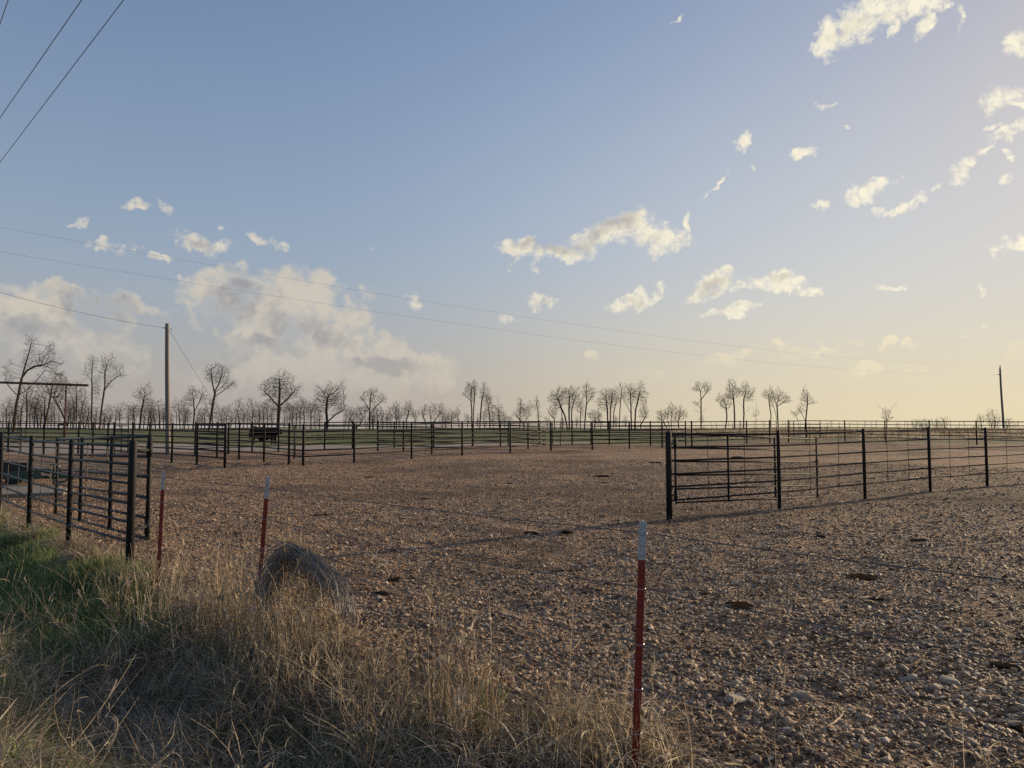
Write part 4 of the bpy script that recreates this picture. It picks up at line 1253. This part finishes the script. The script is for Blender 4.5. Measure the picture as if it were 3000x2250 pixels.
# ------------------------------------------------------------------ rocks and manure as single things
def rock(px, py, wpx, k, label, flat=1.0):
    p = G(px, py)
    s = wpx / 2 / F_PX * p.y
    me = stone_mesh(200 + k, M['rock'], sub=2, rough=0.2)
    o = put('rock', me)
    o.location = (p.x, p.y, p.z + s * 0.18); o.scale = (s, s, s * flat); o.rotation_euler = (0.1 * (k % 3), 0.15 * (k % 2), k * 1.3)
    tag(o, label, 'rock', 'larger limestone rocks on the gravel')
M['rock'] = plain('pale_limestone', (0.34, 0.28, 0.22), 0.85, 0.3, 1.6, bump=0.6, col2=(0.20, 0.14, 0.095), thr=(0.5, 0.68))
for k, (px, py, wp, fl, lb) in enumerate([
    (2353, 2052, 74, 1.0, 'largest flat-topped pale rock on the gravel to the right of the near red post'),
    (2312, 2040, 26, 1.2, 'small blue-white stone touching the largest flat-topped rock'),
    (1300, 1950, 62, 1.25, 'big tan rock half hidden by dead stems left of the near red post'),
    (1322, 1908, 30, 1.0, 'round pale rock just behind the big tan rock among the dead stems'),
    (2463, 2118, 48, 0.9, 'greyish blunt rock nearer than the largest flat-topped rock'),
    (2790, 2002, 60, 0.6, 'long brownish rock lying flat on the gravel far to the right'),
    (2250, 1886, 36, 0.8, 'tan wedge rock on the gravel up from the largest flat-topped rock'),
    (2655, 1992, 34, 0.9, 'white chip of rock right of the largest flat-topped rock'),
    (1840, 1960, 30, 1.0, 'orange-tan rock close against the left side of the near red post'),
    (2155, 2058, 70, 0.7, 'low broken brown rock between the near red post and the largest rock'),
    (2745, 2020, 50, 0.8, 'cracked pale rock beside the long brownish rock'),
    (628, 1525, 22, 1.0, 'reddish stone in the yard left of the leaning red post'),
    ]):
    rock(px, py, wp, k, lb, fl)

def pat_mesh(k):
    r = np.random.default_rng(700 + k)
    bm = bmesh.new(); bmesh.ops.create_icosphere(bm, subdivisions=3, radius=1.0)
    ph = r.uniform(0, 6.28, 6)
    for v in bm.verts:
        a = math.atan2(v.co.y, v.co.x)
        f = 1 + 0.18 * math.sin(2 * a + ph[0]) + 0.12 * math.sin(5 * a + ph[1])
        zf = 0.26 * (1 + 0.35 * math.sin(4 * v.co.x + ph[2]) * math.cos(5 * v.co.y + ph[3]))
        v.co = Vector((v.co.x * f, v.co.y * f * 0.8, v.co.z * zf + 0.04 * math.sin(9 * v.co.x + ph[4]) * math.sin(8 * v.co.y + ph[5])))
    me = bpy.data.meshes.new('manure_pat'); bm.to_mesh(me); bm.free(); me.materials.append(M['manure'])
    me.polygons.foreach_set('use_smooth', [True] * len(me.polygons))
    return me
pats = [pat_mesh(k) for k in range(6)]
PATS = [(1660, 1562, 34, 1.5), (1555, 1562, 50, .5), (1490, 1417, 28, .5), (1770, 1416, 22, .8), (1250, 1462, 30, .4), (945, 1510, 46, .5), (1120, 1740, 40, 1.0), (1160, 1698, 50, .6), (1340, 1570, 10, 1.2),
        (1390, 1672, 16, .9), (1478, 1670, 12, 1.0), (1675, 1672, 50, .5), (1940, 1668, 20, .8), (2690, 1584, 44, .7), (2520, 1692, 110, .35), (2570, 1756, 40, .4), (2165, 1775, 90, .4), (2505, 1797, 22, 1.0),
        (2995, 1875, 40, .6), (2950, 1953, 80, .4), (1765, 1395, 40, .5), (1080, 1398, 26, .5), (1920, 1356, 40, .5), (2160, 1340, 40, .5), (1000, 1700, 14, 1), (2400, 1572, 40, .6), (2990, 2140, 50, .7)]
for k, (px, py, wp, fl) in enumerate(PATS):
    p = G(px, py); s = 0.95 * wp / 2 / F_PX * p.y
    o = put('manure_pat', pats[k % 6]); o.location = (p.x, p.y, p.z + 0.005); o.scale = (s, s * 1.3, s * fl); o.rotation_euler = (0, 0, k * 0.9)
    tag(o, 'one of the dark dried manure pats lying about the gravel yard', 'manure', 'manure pats on the gravel yard')

# ------------------------------------------------------------------ bare trees (grown towards points spread through each crown)
def grow(trunks, crowns, seed, n_attr, step=3.0, kill=4.2, twig=7.0, tip=0.185, expo=2.0):
    r = np.random.default_rng(seed)
    nodes, par = [], []
    for tr in trunks:
        prev = -1
        if len(tr[0]) == 3 and tr[0][2] is not None and nodes:
            q = np.array([tr[0][0], tr[0][1]]); arr = np.array(nodes)
            prev = int(np.argmin((arr[:, 0] - q[0]) ** 2 + (arr[:, 2] - q[1]) ** 2))
        z0 = 0.0
        dep = r.normal(0, 2.0)
        last = np.array(nodes[prev]) if prev >= 0 else None
        for k, p in enumerate(tr):
            tgt = np.array([p[0], (dep * k if prev >= 0 or len(trunks) > 1 else 0.0), p[1]], float)
            if last is None:
                nodes.append(tgt); par.append(0 if nodes and len(nodes) > 1 else -1); prev = len(nodes) - 1; last = tgt; continue
            L = np.linalg.norm(tgt - last); m_ = max(1, int(L / step))
            for i in range(1, m_ + 1):
                q = last + (tgt - last) * i / m_ + r.normal(0, 0.25, 3) * (i < m_)
                nodes.append(q); par.append(prev); prev = len(nodes) - 1
            last = tgt
    A = []
    tot = sum(c[2] * c[3] for c in crowns)
    for (cx, cz, rx, rz) in crowns:
        m_ = max(16, int(1.9 * n_attr * rx * rz / tot))
        d = r.normal(size=(m_, 3)); d /= np.linalg.norm(d, axis=1)[:, None]
        rad = r.uniform(0, 1, m_) ** 0.52
        ph = r.uniform(0, 6.28, 4)
        lump = 1 + 0.2 * np.sin(3 * np.arctan2(d[:, 2], d[:, 0]) + ph[0]) + 0.12 * np.sin(7 * np.arctan2(d[:, 2], d[:, 0]) + ph[1]) + 0.10 * np.sin(5 * d[:, 1] + ph[2])
        q = d * (rad * lump)[:, None] * np.array([rx, min(rx, 0.85 * max(rx, rz)), rz])
        A.append(q + np.array([cx, 0, cz]))
    A = np.concatenate(A)
    A = A[A[:, 2] > 6]
    nd = np.array(nodes)
    D2 = ((A[:, None, :] - nd[None]) ** 2).sum(-1)
    near = D2.argmin(1); dist = D2.min(1)
    alive = np.ones(len(A), bool)
    alive &= dist > kill * kill
    for it in range(140):
        if not alive.any(): break
        idx = np.nonzero(alive)[0]
        src = near[idx]
        arr = np.array(nodes)
        vec = A[idx] - arr[src]; vec /= np.linalg.norm(vec, axis=1)[:, None] + 1e-9
        us, invx = np.unique(src, return_inverse=True)
        acc = np.zeros((len(us), 3)); np.add.at(acc, invx, vec)
        acc += r.normal(0, 0.24, acc.shape) + np.array([0, 0, 0.20])
        acc /= np.linalg.norm(acc, axis=1)[:, None] + 1e-9
        new = arr[us] + acc * step
        base = len(nodes)
        nodes.extend(list(new)); par.extend([int(s) for s in us])
        dn = ((A[idx][:, None, :] - new[None]) ** 2).sum(-1)
        bi = dn.argmin(1); bd = dn.min(1)
        up = bd < dist[idx]
        near[idx[up]] = base + bi[up]; dist[idx[up]] = bd[up]
        alive[idx[bd < kill * kill]] = False
        if len(nodes) > 4200: break
    nn = len(nodes)
    nd = np.array(nodes); par_a = np.array(par)
    kids = np.zeros(nn, int)
    for p in par:
        if p >= 0: kids[p] += 1
    acc = np.where(kids == 0, tip ** expo, 0.0)
    for k in range(nn - 1, -1, -1):
        if par[k] >= 0: acc[par[k]] += acc[k] + (0.02 * tip) ** expo
    rad = acc ** (1 / expo)
    ea, eb, ra, rb = [], [], [], []
    for k in range(nn):
        if par[k] >= 0:
            ea.append(nd[par[k]]); eb.append(nd[k]); ra.append(min(rad[par[k]], rad[k] * 1.35)); rb.append(rad[k])
    # twigs at thin nodes
    thin = np.nonzero(rad < tip * 2.6)[0]
    for k in thin:
        if par[k] < 0: continue
        d0 = nd[k] - nd[par[k]]; d0 /= np.linalg.norm(d0) + 1e-9
        for _ in range(3 if kids[k] == 0 else 1):
            d = d0 + r.normal(0, 0.6, 3) + np.array([0, 0, 0.35]); d /= np.linalg.norm(d)
            L = twig * r.uniform(0.5, 1.4)
            ea.append(nd[k]); eb.append(nd[k] + d * L); ra.append(tip * 0.8); rb.append(tip * 0.35)
    return np.array(ea), np.array(eb), np.array(ra), np.array(rb)

def sticks(name, ea, eb, ra, rb, sides, mat, scale):
    d = eb - ea; L = np.linalg.norm(d, axis=1)[:, None] + 1e-9; d = d / L
    ref = np.where(np.abs(d[:, 2:3]) < 0.9, np.array([[0, 0, 1.0]]), np.array([[1.0, 0, 0]]))
    nx = np.cross(d, ref); nx /= np.linalg.norm(nx, axis=1)[:, None]; ny = np.cross(d, nx)
    n = len(ea); vs = np.zeros((n, 2 * sides, 3)); fs = np.zeros((n, sides, 4), int)
    for j in range(sides):
        a = 2 * math.pi * j / sides
        o = nx * math.cos(a) + ny * math.sin(a)
        vs[:, j] = ea - d * (0.5 if sides > 4 else 0.15) + o * ra[:, None]; vs[:, sides + j] = eb + o * rb[:, None]
        j2 = (j + 1) % sides
        base = np.arange(n) * 2 * sides
        fs[:, j] = np.stack([base + j, base + j2, base + sides + j2, base + sides + j], -1)
    return raw_mesh(name, vs.reshape(-1, 3) * scale, fs.reshape(-1, 4), mat, 4, smooth=True)

def tree_meshes(trunks, crowns, seed, n_attr, d, thick=1.0, base_px=None, base_py=1258.0, **kw):
    bx = base_px if base_px is not None else trunks[0][0][0]
    tr = [[(p[0] - bx, base_py - p[1]) + tuple(p[2:]) for p in t] for t in trunks]
    cr = [(c[0] - bx, base_py - c[1], c[2], c[3]) for c in crowns]
    ea, eb, ra, rb = grow(tr, cr, seed, n_attr, **kw)
    ra, rb = ra * thick, rb * thick
    s = d / F_PX
    big = rb > 0.95
    me_t = sticks('trunk', ea[big], eb[big], ra[big], rb[big], 7, M['bark'], s)
    sm = ~big
    me_c = sticks('crown', ea[sm], eb[sm], ra[sm], rb[sm], 3, M['twig'], s)
    return me_t, me_c, bx

def plant_tree(label, trunks, crowns, seed, n_attr=260, d=115.0, thick=1.0, name='bare_tree', group='bare trees along the pasture skyline', **kw):
    me_t, me_c, bx = tree_meshes(trunks, crowns, seed, n_attr, d, thick, **kw)
    x = ray(bx, 1258).x * d
    root = thing(name, label, 'tree' if name != 'bare_bush' else 'bush', (x, d, tz(x, d) - 0.1), group)
    for nm, me in (('trunk', me_t), ('crown', me_c)):
        if len(me.polygons) == 0: continue
        o = bpy.data.objects.new(nm, me); C.objects.link(o); o.parent = root
    return root

B = 1259
TREES = [
 # label, trunks, crowns, n, depth
 ('tallest dark tree at the far left, leaning with heavy crooked limbs', [[(40, B), (44, 1180), (49, 1148), (54, 1110), (62, 1070), (72, 1028), (80, 985)], [(50, 1147, 1), (66, 1135), (82, 1120), (100, 1096), (114, 1074)], [(56, 1100, 1), (72, 1075), (95, 1062), (120, 1058)], [(48, 1150, 1), (30, 1130), (12, 1106)]],
  [(80, 1000, 17, 40), (108, 1050, 26, 30), (148, 1055, 30, 20), (136, 1020, 18, 30), (70, 1050, 16, 36), (166, 1085, 20, 9), (16, 1078, 14, 32), (28, 1100, 14, 20), (45, 1190, 30, 22)], 900, 92),
 ('slender bare tree just right of the tallest left tree', [[(77, B), (77, 1200), (74, 1170)]], [(75, 1150, 28, 45), (90, 1185, 22, 20)], 320, 112),
 ('fan-shaped bare tree crossing under the rusty overhead beam', [[(129, B), (129, 1200), (128, 1165)], [(131, 1240, 1), (140, 1190), (146, 1150)]], [(130, 1140, 36, 58), (160, 1130, 28, 45), (105, 1180, 24, 40)], 620, 104),
 ('crossing bare tree behind the post of the rusty overhead frame', [[(171, B), (173, 1190)], [(198, 1243, 1), (176, 1205), (158, 1180), (142, 1162)]], [(178, 1130, 26, 42), (160, 1160, 24, 30)], 360, 108),
 ('many-stemmed bare tree between the overhead beam and the twin tall trees', [[(223, B), (223, 1190), (224, 1160)], [(211, B), (214, 1200), (210, 1170)], [(236, B), (235, 1215), (244, 1170)]], [(222, 1150, 26, 44), (205, 1180, 16, 30), (246, 1165, 14, 30)], 480, 108),
 ('tall slender left twin tree with narrow crown near the left edge', [[(268, B), (268, 1150), (267, 1090), (271, 1040)], [(267, 1118, 1), (255, 1098), (243, 1080)]], [(264, 1062, 15, 34), (245, 1085, 8, 26), (280, 1130, 14, 40)], 360, 102),
 ('tall right twin tree with a wide side limb near the left edge', [[(291, B), (296, 1180), (302, 1125), (300, 1080)], [(303, 1135, 1), (322, 1112), (342, 1098), (358, 1090)]], [(300, 1068, 16, 40), (320, 1050, 14, 22), (334, 1076, 18, 24), (356, 1094, 14, 9), (315, 1110, 14, 26)], 480, 102),
 ('dense low thicket bush at the foot of the twin tall trees', [[(280, B), (280, 1240)], [(262, B), (260, 1240)], [(305, B), (306, 1240)]], [(258, 1222, 20, 32), (306, 1226, 20, 26), (282, 1215, 14, 36)], 520, 112),
 ('small rounded bare tree alone between the twin trees and the pole', [[(336, B), (336, 1235)]], [(338, 1215, 17, 24)], 200, 110),
 ('many-branched bare tree just left of the weathered pole', [[(408, B), (412, 1200), (418, 1160)], [(397, B), (392, 1215), (386, 1190)]], [(420, 1158, 27, 40), (396, 1200, 28, 22), (432, 1190, 20, 24)], 560, 108),
 ('pale loose tree directly behind the left side of the weathered pole', [[(468, B), (466, 1210), (462, 1175)]], [(464, 1200, 20, 38), (485, 1215, 14, 26)], 300, 120),
 ('leafless clump of thin stems just right of the weathered pole', [[(516, B), (516, 1210)], [(528, B), (524, 1205)], [(540, B), (546, 1200)]], [(524, 1200, 20, 36), (545, 1210, 16, 26), (508, 1185, 8, 22)], 400, 112),
 ('Y-shaped bare tree left of the tall leaning tree with the guy wire', [[(565, B), (567, 1205), (562, 1160)], [(569, 1200, 1), (582, 1172), (590, 1150)]], [(562, 1152, 17, 28), (592, 1160, 14, 26), (545, 1172, 15, 20)], 440, 108),
 ('tall leaning tree with one-sided crown where the guy wire ends', [[(611, B), (618, 1200), (622, 1165), (625, 1142)], [(625, 1142, 1), (619, 1112), (615, 1082)], [(625, 1142, 1), (640, 1115), (647, 1088)], [(623, 1158, 1), (646, 1142), (684, 1112)], [(625, 1146, 1), (650, 1126), (668, 1104)]], [(628, 1092, 28, 34), (668, 1118, 24, 18), (608, 1085, 14, 22), (652, 1086, 18, 26)], 520, 100),
 ('large round-crowned tree standing above the cow', [[(814, B), (817, 1200), (819, 1150), (819, 1105)], [(817, 1190, 1), (795, 1165), (770, 1140)], [(818, 1185, 1), (840, 1165), (862, 1140)]], [(818, 1126, 54, 42), (818, 1150, 58, 40), (818, 1195, 44, 16)], 1150, 106),
 ('broad vase-shaped tree with a low heavy limb, second right of the cow', [[(957, B), (958, 1236), (954, 1200), (956, 1160)], [(959, 1232, 1), (980, 1212), (1008, 1195)]], [(958, 1160, 40, 46), (985, 1165, 34, 46), (1005, 1195, 22, 18), (928, 1185, 22, 22)], 1050, 106),
 ('medium tree with a rounded top and spreading side limbs past the vase-shaped tree', [[(1083, B), (1083, 1200), (1085, 1160)], [(1083, 1200, 1), (1070, 1178), (1055, 1160)], [(1084, 1210, 1), (1104, 1185), (1124, 1168)]], [(1086, 1158, 24, 27), (1116, 1166, 18, 16), (1060, 1165, 10, 10), (1080, 1195, 24, 14)], 520, 110),
 ('dense fan-shaped shrub tree left of the rounded medium tree', [[(1044, B), (1044, 1240)], [(1036, 1245, 0), (1026, 1225)], [(1052, 1245, 0), (1064, 1222)]], [(1045, 1212, 32, 28)], 520, 110),
 ('small straight tree between the cow tree and the vase-shaped tree', [[(911, B), (910, 1205)]], [(908, 1195, 20, 30)], 260, 112),
 ('thin pale tree right behind the cow tree', [[(879, B), (879, 1210)]], [(880, 1195, 17, 34)], 240, 118),
 ('dark tangled thicket at the foot of the rounded medium tree', [[(1105, B), (1105, 1240)], [(1092, B), (1092, 1240)], [(1120, B), (1122, 1238)]], [(1108, 1217, 32, 26)], 560, 116),
 ('left of a pair of slim trees past the tangled thicket', [[(1162, B), (1160, 1225)]], [(1157, 1203, 19, 28)], 300, 116),
 ('right of a pair of slim trees past the tangled thicket', [[(1192, B), (1190, 1228), (1196, 1208)]], [(1194, 1200, 21, 26)], 300, 116),
 ('faint thin shrub before the wide many-stemmed shrub', [[(1216, B), (1216, 1240)]], [(1216, 1216, 12, 20)], 140, 122),
 ('wide many-stemmed shrub with wavy limbs near the picture middle', [[(1250, B), (1246, 1235), (1238, 1215)], [(1262, B), (1262, 1225)], [(1264, 1250, 0), (1278, 1225), (1288, 1210)]], [(1241, 1206, 14, 24), (1264, 1205, 18, 26), (1287, 1198, 16, 18)], 540, 114),
 ('low rounded shrub left of the tall two-stemmed tree', [[(1323, B), (1322, 1238)]], [(1322, 1220, 19, 22)], 240, 120),
 ('narrow little tree close left of the tall two-stemmed tree', [[(1346, B), (1342, 1230)]], [(1340, 1214, 11, 24)], 150, 120),
 ('low round bush at the foot of the tall two-stemmed tree', [[(1370, B), (1370, 1243)]], [(1370, 1226, 15, 16)], 180, 118),
 ('tall two-stemmed tree with an upright oval crown near the middle', [[(1382, B), (1382, 1200), (1379, 1165), (1380, 1130)], [(1387, B), (1387, 1200), (1390, 1165), (1391, 1128)], [(1380, 1172, 1), (1366, 1158), (1355, 1150)]], [(1382, 1140, 19, 32), (1364, 1152, 10, 10)], 480, 106),
 ('tall narrow tree beside the two-stemmed tree with a bent top', [[(1405, B), (1409, 1195), (1412, 1165), (1420, 1130)]], [(1416, 1145, 13, 30), (1430, 1160, 12, 26)], 420, 106),
 ('thin airy tree left of the dead snag', [[(1436, B), (1434, 1215), (1430, 1190)]], [(1434, 1196, 18, 36)], 280, 114),
 ('dead broken snag with a bare pointed top in a dense bush', [[(1464, B), (1461, 1200), (1458, 1175), (1454, 1158)], [(1459, 1175, 1), (1466, 1160)]], [(1460, 1214, 24, 28), (1480, 1222, 14, 16)], 480, 112),
 ('upright tree of a joined pair right of the dead snag', [[(1522, B), (1524, 1200), (1525, 1176)]], [(1525, 1188, 13, 24)], 240, 112),
 ('spreading tree of a joined pair right of the dead snag', [[(1535, B), (1535, 1235)], [(1534, 1240, 0), (1512, 1215), (1502, 1205)]], [(1542, 1205, 20, 26), (1552, 1190, 8, 20), (1510, 1212, 10, 12)], 280, 112),
 ('slim paddle-shaped tree standing alone in a gap', [[(1577, B), (1577, 1215), (1575, 1190)]], [(1572, 1184, 11, 20), (1578, 1215, 8, 12)], 220, 112),
 ('small forked tree at the left foot of the first tall cluster', [[(1625, B), (1624, 1222)], [(1624, 1225, 1), (1606, 1206)]], [(1624, 1200, 14, 24), (1608, 1200, 8, 8)], 240, 112),
 ('big leaning left tree of the first tall cluster', [[(1664, B), (1655, 1215), (1643, 1188), (1632, 1160)], [(1647, B), (1646, 1200), (1640, 1180)]], [(1634, 1162, 26, 32)], 460, 106),
 ('straight middle tree of the first tall cluster', [[(1668, B), (1667, 1200), (1668, 1160)]], [(1668, 1158, 20, 34)], 400, 107),
 ('right tree of the first tall cluster with outward limbs', [[(1675, B), (1675, 1200), (1682, 1170)]], [(1688, 1164, 15, 32)], 300, 108),
 ('shorter dark tree between the first tall cluster and its leaning neighbour', [[(1700, B), (1701, 1215)]], [(1702, 1190, 13, 30)], 240, 110),
 ('leaning tall tree at the right end of the first tall cluster', [[(1712, B), (1716, 1205), (1720, 1170), (1718, 1140)], [(1719, 1180, 1), (1732, 1160)]], [(1718, 1144, 16, 26), (1734, 1150, 14, 22)], 400, 106),
 ('pale low rounded tree between the two tall clusters', [[(1742, B), (1743, 1240)]], [(1743, 1220, 21, 22)], 240, 130),
 ('dense dark tangled tree of the second tall cluster', [[(1781, B), (1780, 1200), (1776, 1165)], [(1789, B), (1788, 1200), (1792, 1165)], [(1796, B), (1798, 1205), (1806, 1170)]], [(1784, 1164, 28, 36), (1796, 1166, 20, 26), (1760, 1178, 14, 18)], 1000, 107),
 ('slim straight tree in the middle of the second tall cluster', [[(1814, B), (1817, 1190), (1820, 1160), (1822, 1135)]], [(1820, 1146, 13, 26)], 260, 106),
 ('tall tree with a long left limb in the second tall cluster', [[(1850, B), (1849, 1190), (1848, 1150)], [(1848, 1205, 1), (1835, 1180), (1826, 1165)]], [(1847, 1148, 18, 34), (1830, 1160, 8, 16)], 400, 106),
 ('large right-hand tree of the second tall cluster with a forked trunk', [[(1859, B), (1862, 1200), (1868, 1175), (1876, 1140)], [(1862, 1200, 1), (1852, 1180)]], [(1880, 1150, 20, 34), (1862, 1155, 14, 26)], 420, 105),
 ('small spreading tree at the right foot of the second tall cluster', [[(1877, B), (1877, 1230)], [(1878, 1240, 1), (1893, 1215)]], [(1886, 1202, 15, 28)], 260, 110),
 ('left of three low spreading trees between the cluster and the parasol-topped tree', [[(1958, B), (1946, 1238), (1940, 1228)]], [(1938, 1218, 17, 20)], 240, 116),
 ('middle of three low spreading trees, tallest of them', [[(1967, B), (1966, 1230)], [(1962, B), (1958, 1230)]], [(1965, 1206, 20, 24)], 300, 116),
 ('right of three low spreading trees before the parasol-topped tree', [[(1988, B), (1989, 1232)]], [(1993, 1212, 20, 22)], 260, 116),
 ('parasol-topped tree with a bare trunk and a tuft halfway up', [[(2054, B), (2055, 1200), (2056, 1165), (2055, 1140)], [(2056, 1165, 1), (2066, 1150), (2074, 1138)], [(2055, 1196, 1), (2046, 1178)], [(2055, 1205, 1), (2038, 1198)], [(2055, 1205, 1), (2068, 1194)]], [(2046, 1130, 14, 18), (2072, 1130, 15, 18), (2041, 1177, 10, 9), (2056, 1222, 9, 10)], 420, 103),
 ('bent tree at the left of the slender four on the right', [[(2124, B), (2130, 1218), (2128, 1190)]], [(2122, 1170, 22, 24), (2138, 1180, 10, 16)], 300, 105),
 ('second slender tree with a tall open crown and a plain straight trunk', [[(2152, B), (2153, 1210), (2152, 1172)]], [(2148, 1140, 22, 30)], 340, 105),
 ('third slender tree with broken lower branches and an open crown', [[(2178, B), (2180, 1205), (2180, 1165)], [(2180, 1205, 1), (2196, 1194)], [(2179, 1190, 1), (2164, 1172)]], [(2182, 1140, 18, 26), (2197, 1150, 18, 22)], 340, 105),
 ('broken dead trunk with hardly any branches among the slender trees', [[(2215, B), (2216, 1210), (2217, 1172)], [(2215, 1215, 1), (2208, 1190)]], [(2208, 1213, 6, 7), (2220, 1205, 5, 16)], 60, 105),
 ('thin wavy tree close left of the straight forked tree on the right', [[(2257, B), (2260, 1210), (2256, 1175)]], [(2255, 1152, 18, 20), (2242, 1146, 9, 7)], 260, 106),
 ('straight forked tree with a broad open crown, near the right gate', [[(2280, B), (2279, 1205), (2278, 1180)], [(2274, B), (2274, 1212), (2268, 1190)]], [(2276, 1160, 18, 26), (2300, 1164, 18, 20), (2264, 1172, 10, 20), (2288, 1155, 14, 22)], 400, 103),
 ('last tall tree toward the right with a low side limb', [[(2358, B), (2362, 1205), (2364, 1180), (2363, 1155)], [(2359, 1225, 1), (2346, 1200), (2334, 1190)]], [(2362, 1160, 17, 28), (2384, 1174, 12, 8), (2348, 1195, 12, 14)], 340, 103),
 ('thin leafless sapling leaning left at the foot of the last tall tree', [[(2343, B), (2336, 1222), (2326, 1208)]], [(2330, 1208, 14, 10)], 60, 106),
 ('cut-back stubby tree with upright shoots and two long stray twigs', [[(2598, B), (2598, 1225), (2594, 1200)], [(2599, 1228, 1), (2606, 1205)], [(2606, 1205, 1), (2614, 1186), (2624, 1174)], [(2592, 1200, 1), (2585, 1188), (2578, 1182)], [(2602, 1225, 1), (2618, 1214)]], [(2598, 1206, 12, 20), (2612, 1216, 10, 5)], 260, 96),
]
BUSHES = [
 ('wide twiggy bush on the right skyline, left of a paler one', [[(2698, B), (2698, 1248)], [(2690, B), (2684, 1245)], [(2707, B), (2714, 1244)]], [(2699, 1236, 30, 22)], 380, 92),
 ('paler airy bush on the right skyline beside the wide twiggy one', [[(2753, B), (2753, 1247)], [(2760, B), (2768, 1244)]], [(2756, 1234, 27, 23)], 260, 94),
 ('small bush standing left of the right pole and the rounded tree', [[(2875, B), (2874, 1238)]], [(2874, 1222, 13, 18)], 160, 98),
 ('rounded bare tree touching the slim right pole', [[(2908, B), (2906, 1236)], [(2912, 1250, 0), (2918, 1230)]], [(2908, 1212, 22, 22), (2915, 1230, 22, 18)], 380, 98),
 ('low bush right of the slim right pole', [[(2950, B), (2952, 1240)]], [(2954, 1232, 16, 17), (2972, 1240, 12, 10)], 220, 98),
 ('low brown scrub left of the small bush by the right pole', [[(2858, B), (2858, 1252)], [(2845, B), (2842, 1252)]], [(2858, 1249, 24, 8)], 160, 96),
]
for k, (lb, tr, cr, n, d) in enumerate(TREES):
    plant_tree(lb, tr, cr, 3000 + k, n, d, thick=1.12)
for k, (lb, tr, cr, n, d) in enumerate(BUSHES):
    plant_tree(lb, tr, cr, 4000 + k, n, d, name='bare_bush', group='leafless bushes on the skyline', step=3.0, kill=4.0, twig=4.0)
# the thicket: a few kinds, copied
kinds = []
for k in range(7):
    lean = rnd.uniform(-8, 8)
    kinds.append(tree_meshes([[(0, B), (lean * 0.3, 1225), (lean, 1200)], [(3, 1245, 0), (10 + k, 1215)]], [(lean, 1196 - (k % 3) * 4, 15 + k % 4 * 2, 30), (8, 1215, 14, 22), (-8, 1218, 12, 20)], 5000 + k, 330, 116, base_px=0))
thick_px = [640, 652, 663, 676, 690, 702, 712, 724, 735, 748, 760, 772, 784, 796, 832, 846, 858, 868, 892, 924, 936, 1010, 1020, 1072, 1094, 1135, 1146, 1172, 600, 580, 552, 500, 480, 445, 432, 376, 440, 1295, 1306, 1400, 1420, 1446, 1478, 1496, 1605, 1650, 1690, 1760, 1805, 1832, 20, 60, 100, 150, 185, 245, 8, 318, 32, 52, 88, 112, 118, 140, 160, 196, 206, 216, 232, 250, 276, 300, 352, 388, 420, -20, 456, 492, 535, 590, 622]
for k, px in enumerate(thick_px):
    me_t, me_c, _ = kinds[k % 7]
    d = 118 + rnd.uniform(-6, 14)
    s = rnd.uniform(0.62, 1.02) if px < 1000 else rnd.uniform(0.4, 0.68)
    if px < 260: s *= 1.0 + 0.35 * rnd.random()
    x = ray(px, 1258).x * d
    root = thing('thicket_tree', 'one of the low thin bare trees filling the gaps in the skyline thicket', 'tree', (x, d, tz(x, d) - 0.1), 'low bare trees of the skyline thicket')
    root.rotation_euler = (0, 0, rnd.uniform(0, 6.28)); root.scale = (s * rnd.uniform(0.9, 1.2), s, s * rnd.uniform(0.9, 1.1))
    for nm, me in (('trunk', me_t), ('crown', me_c)):
        if len(me.polygons) == 0: continue
        o = bpy.data.objects.new(nm, me); C.objects.link(o); o.parent = root
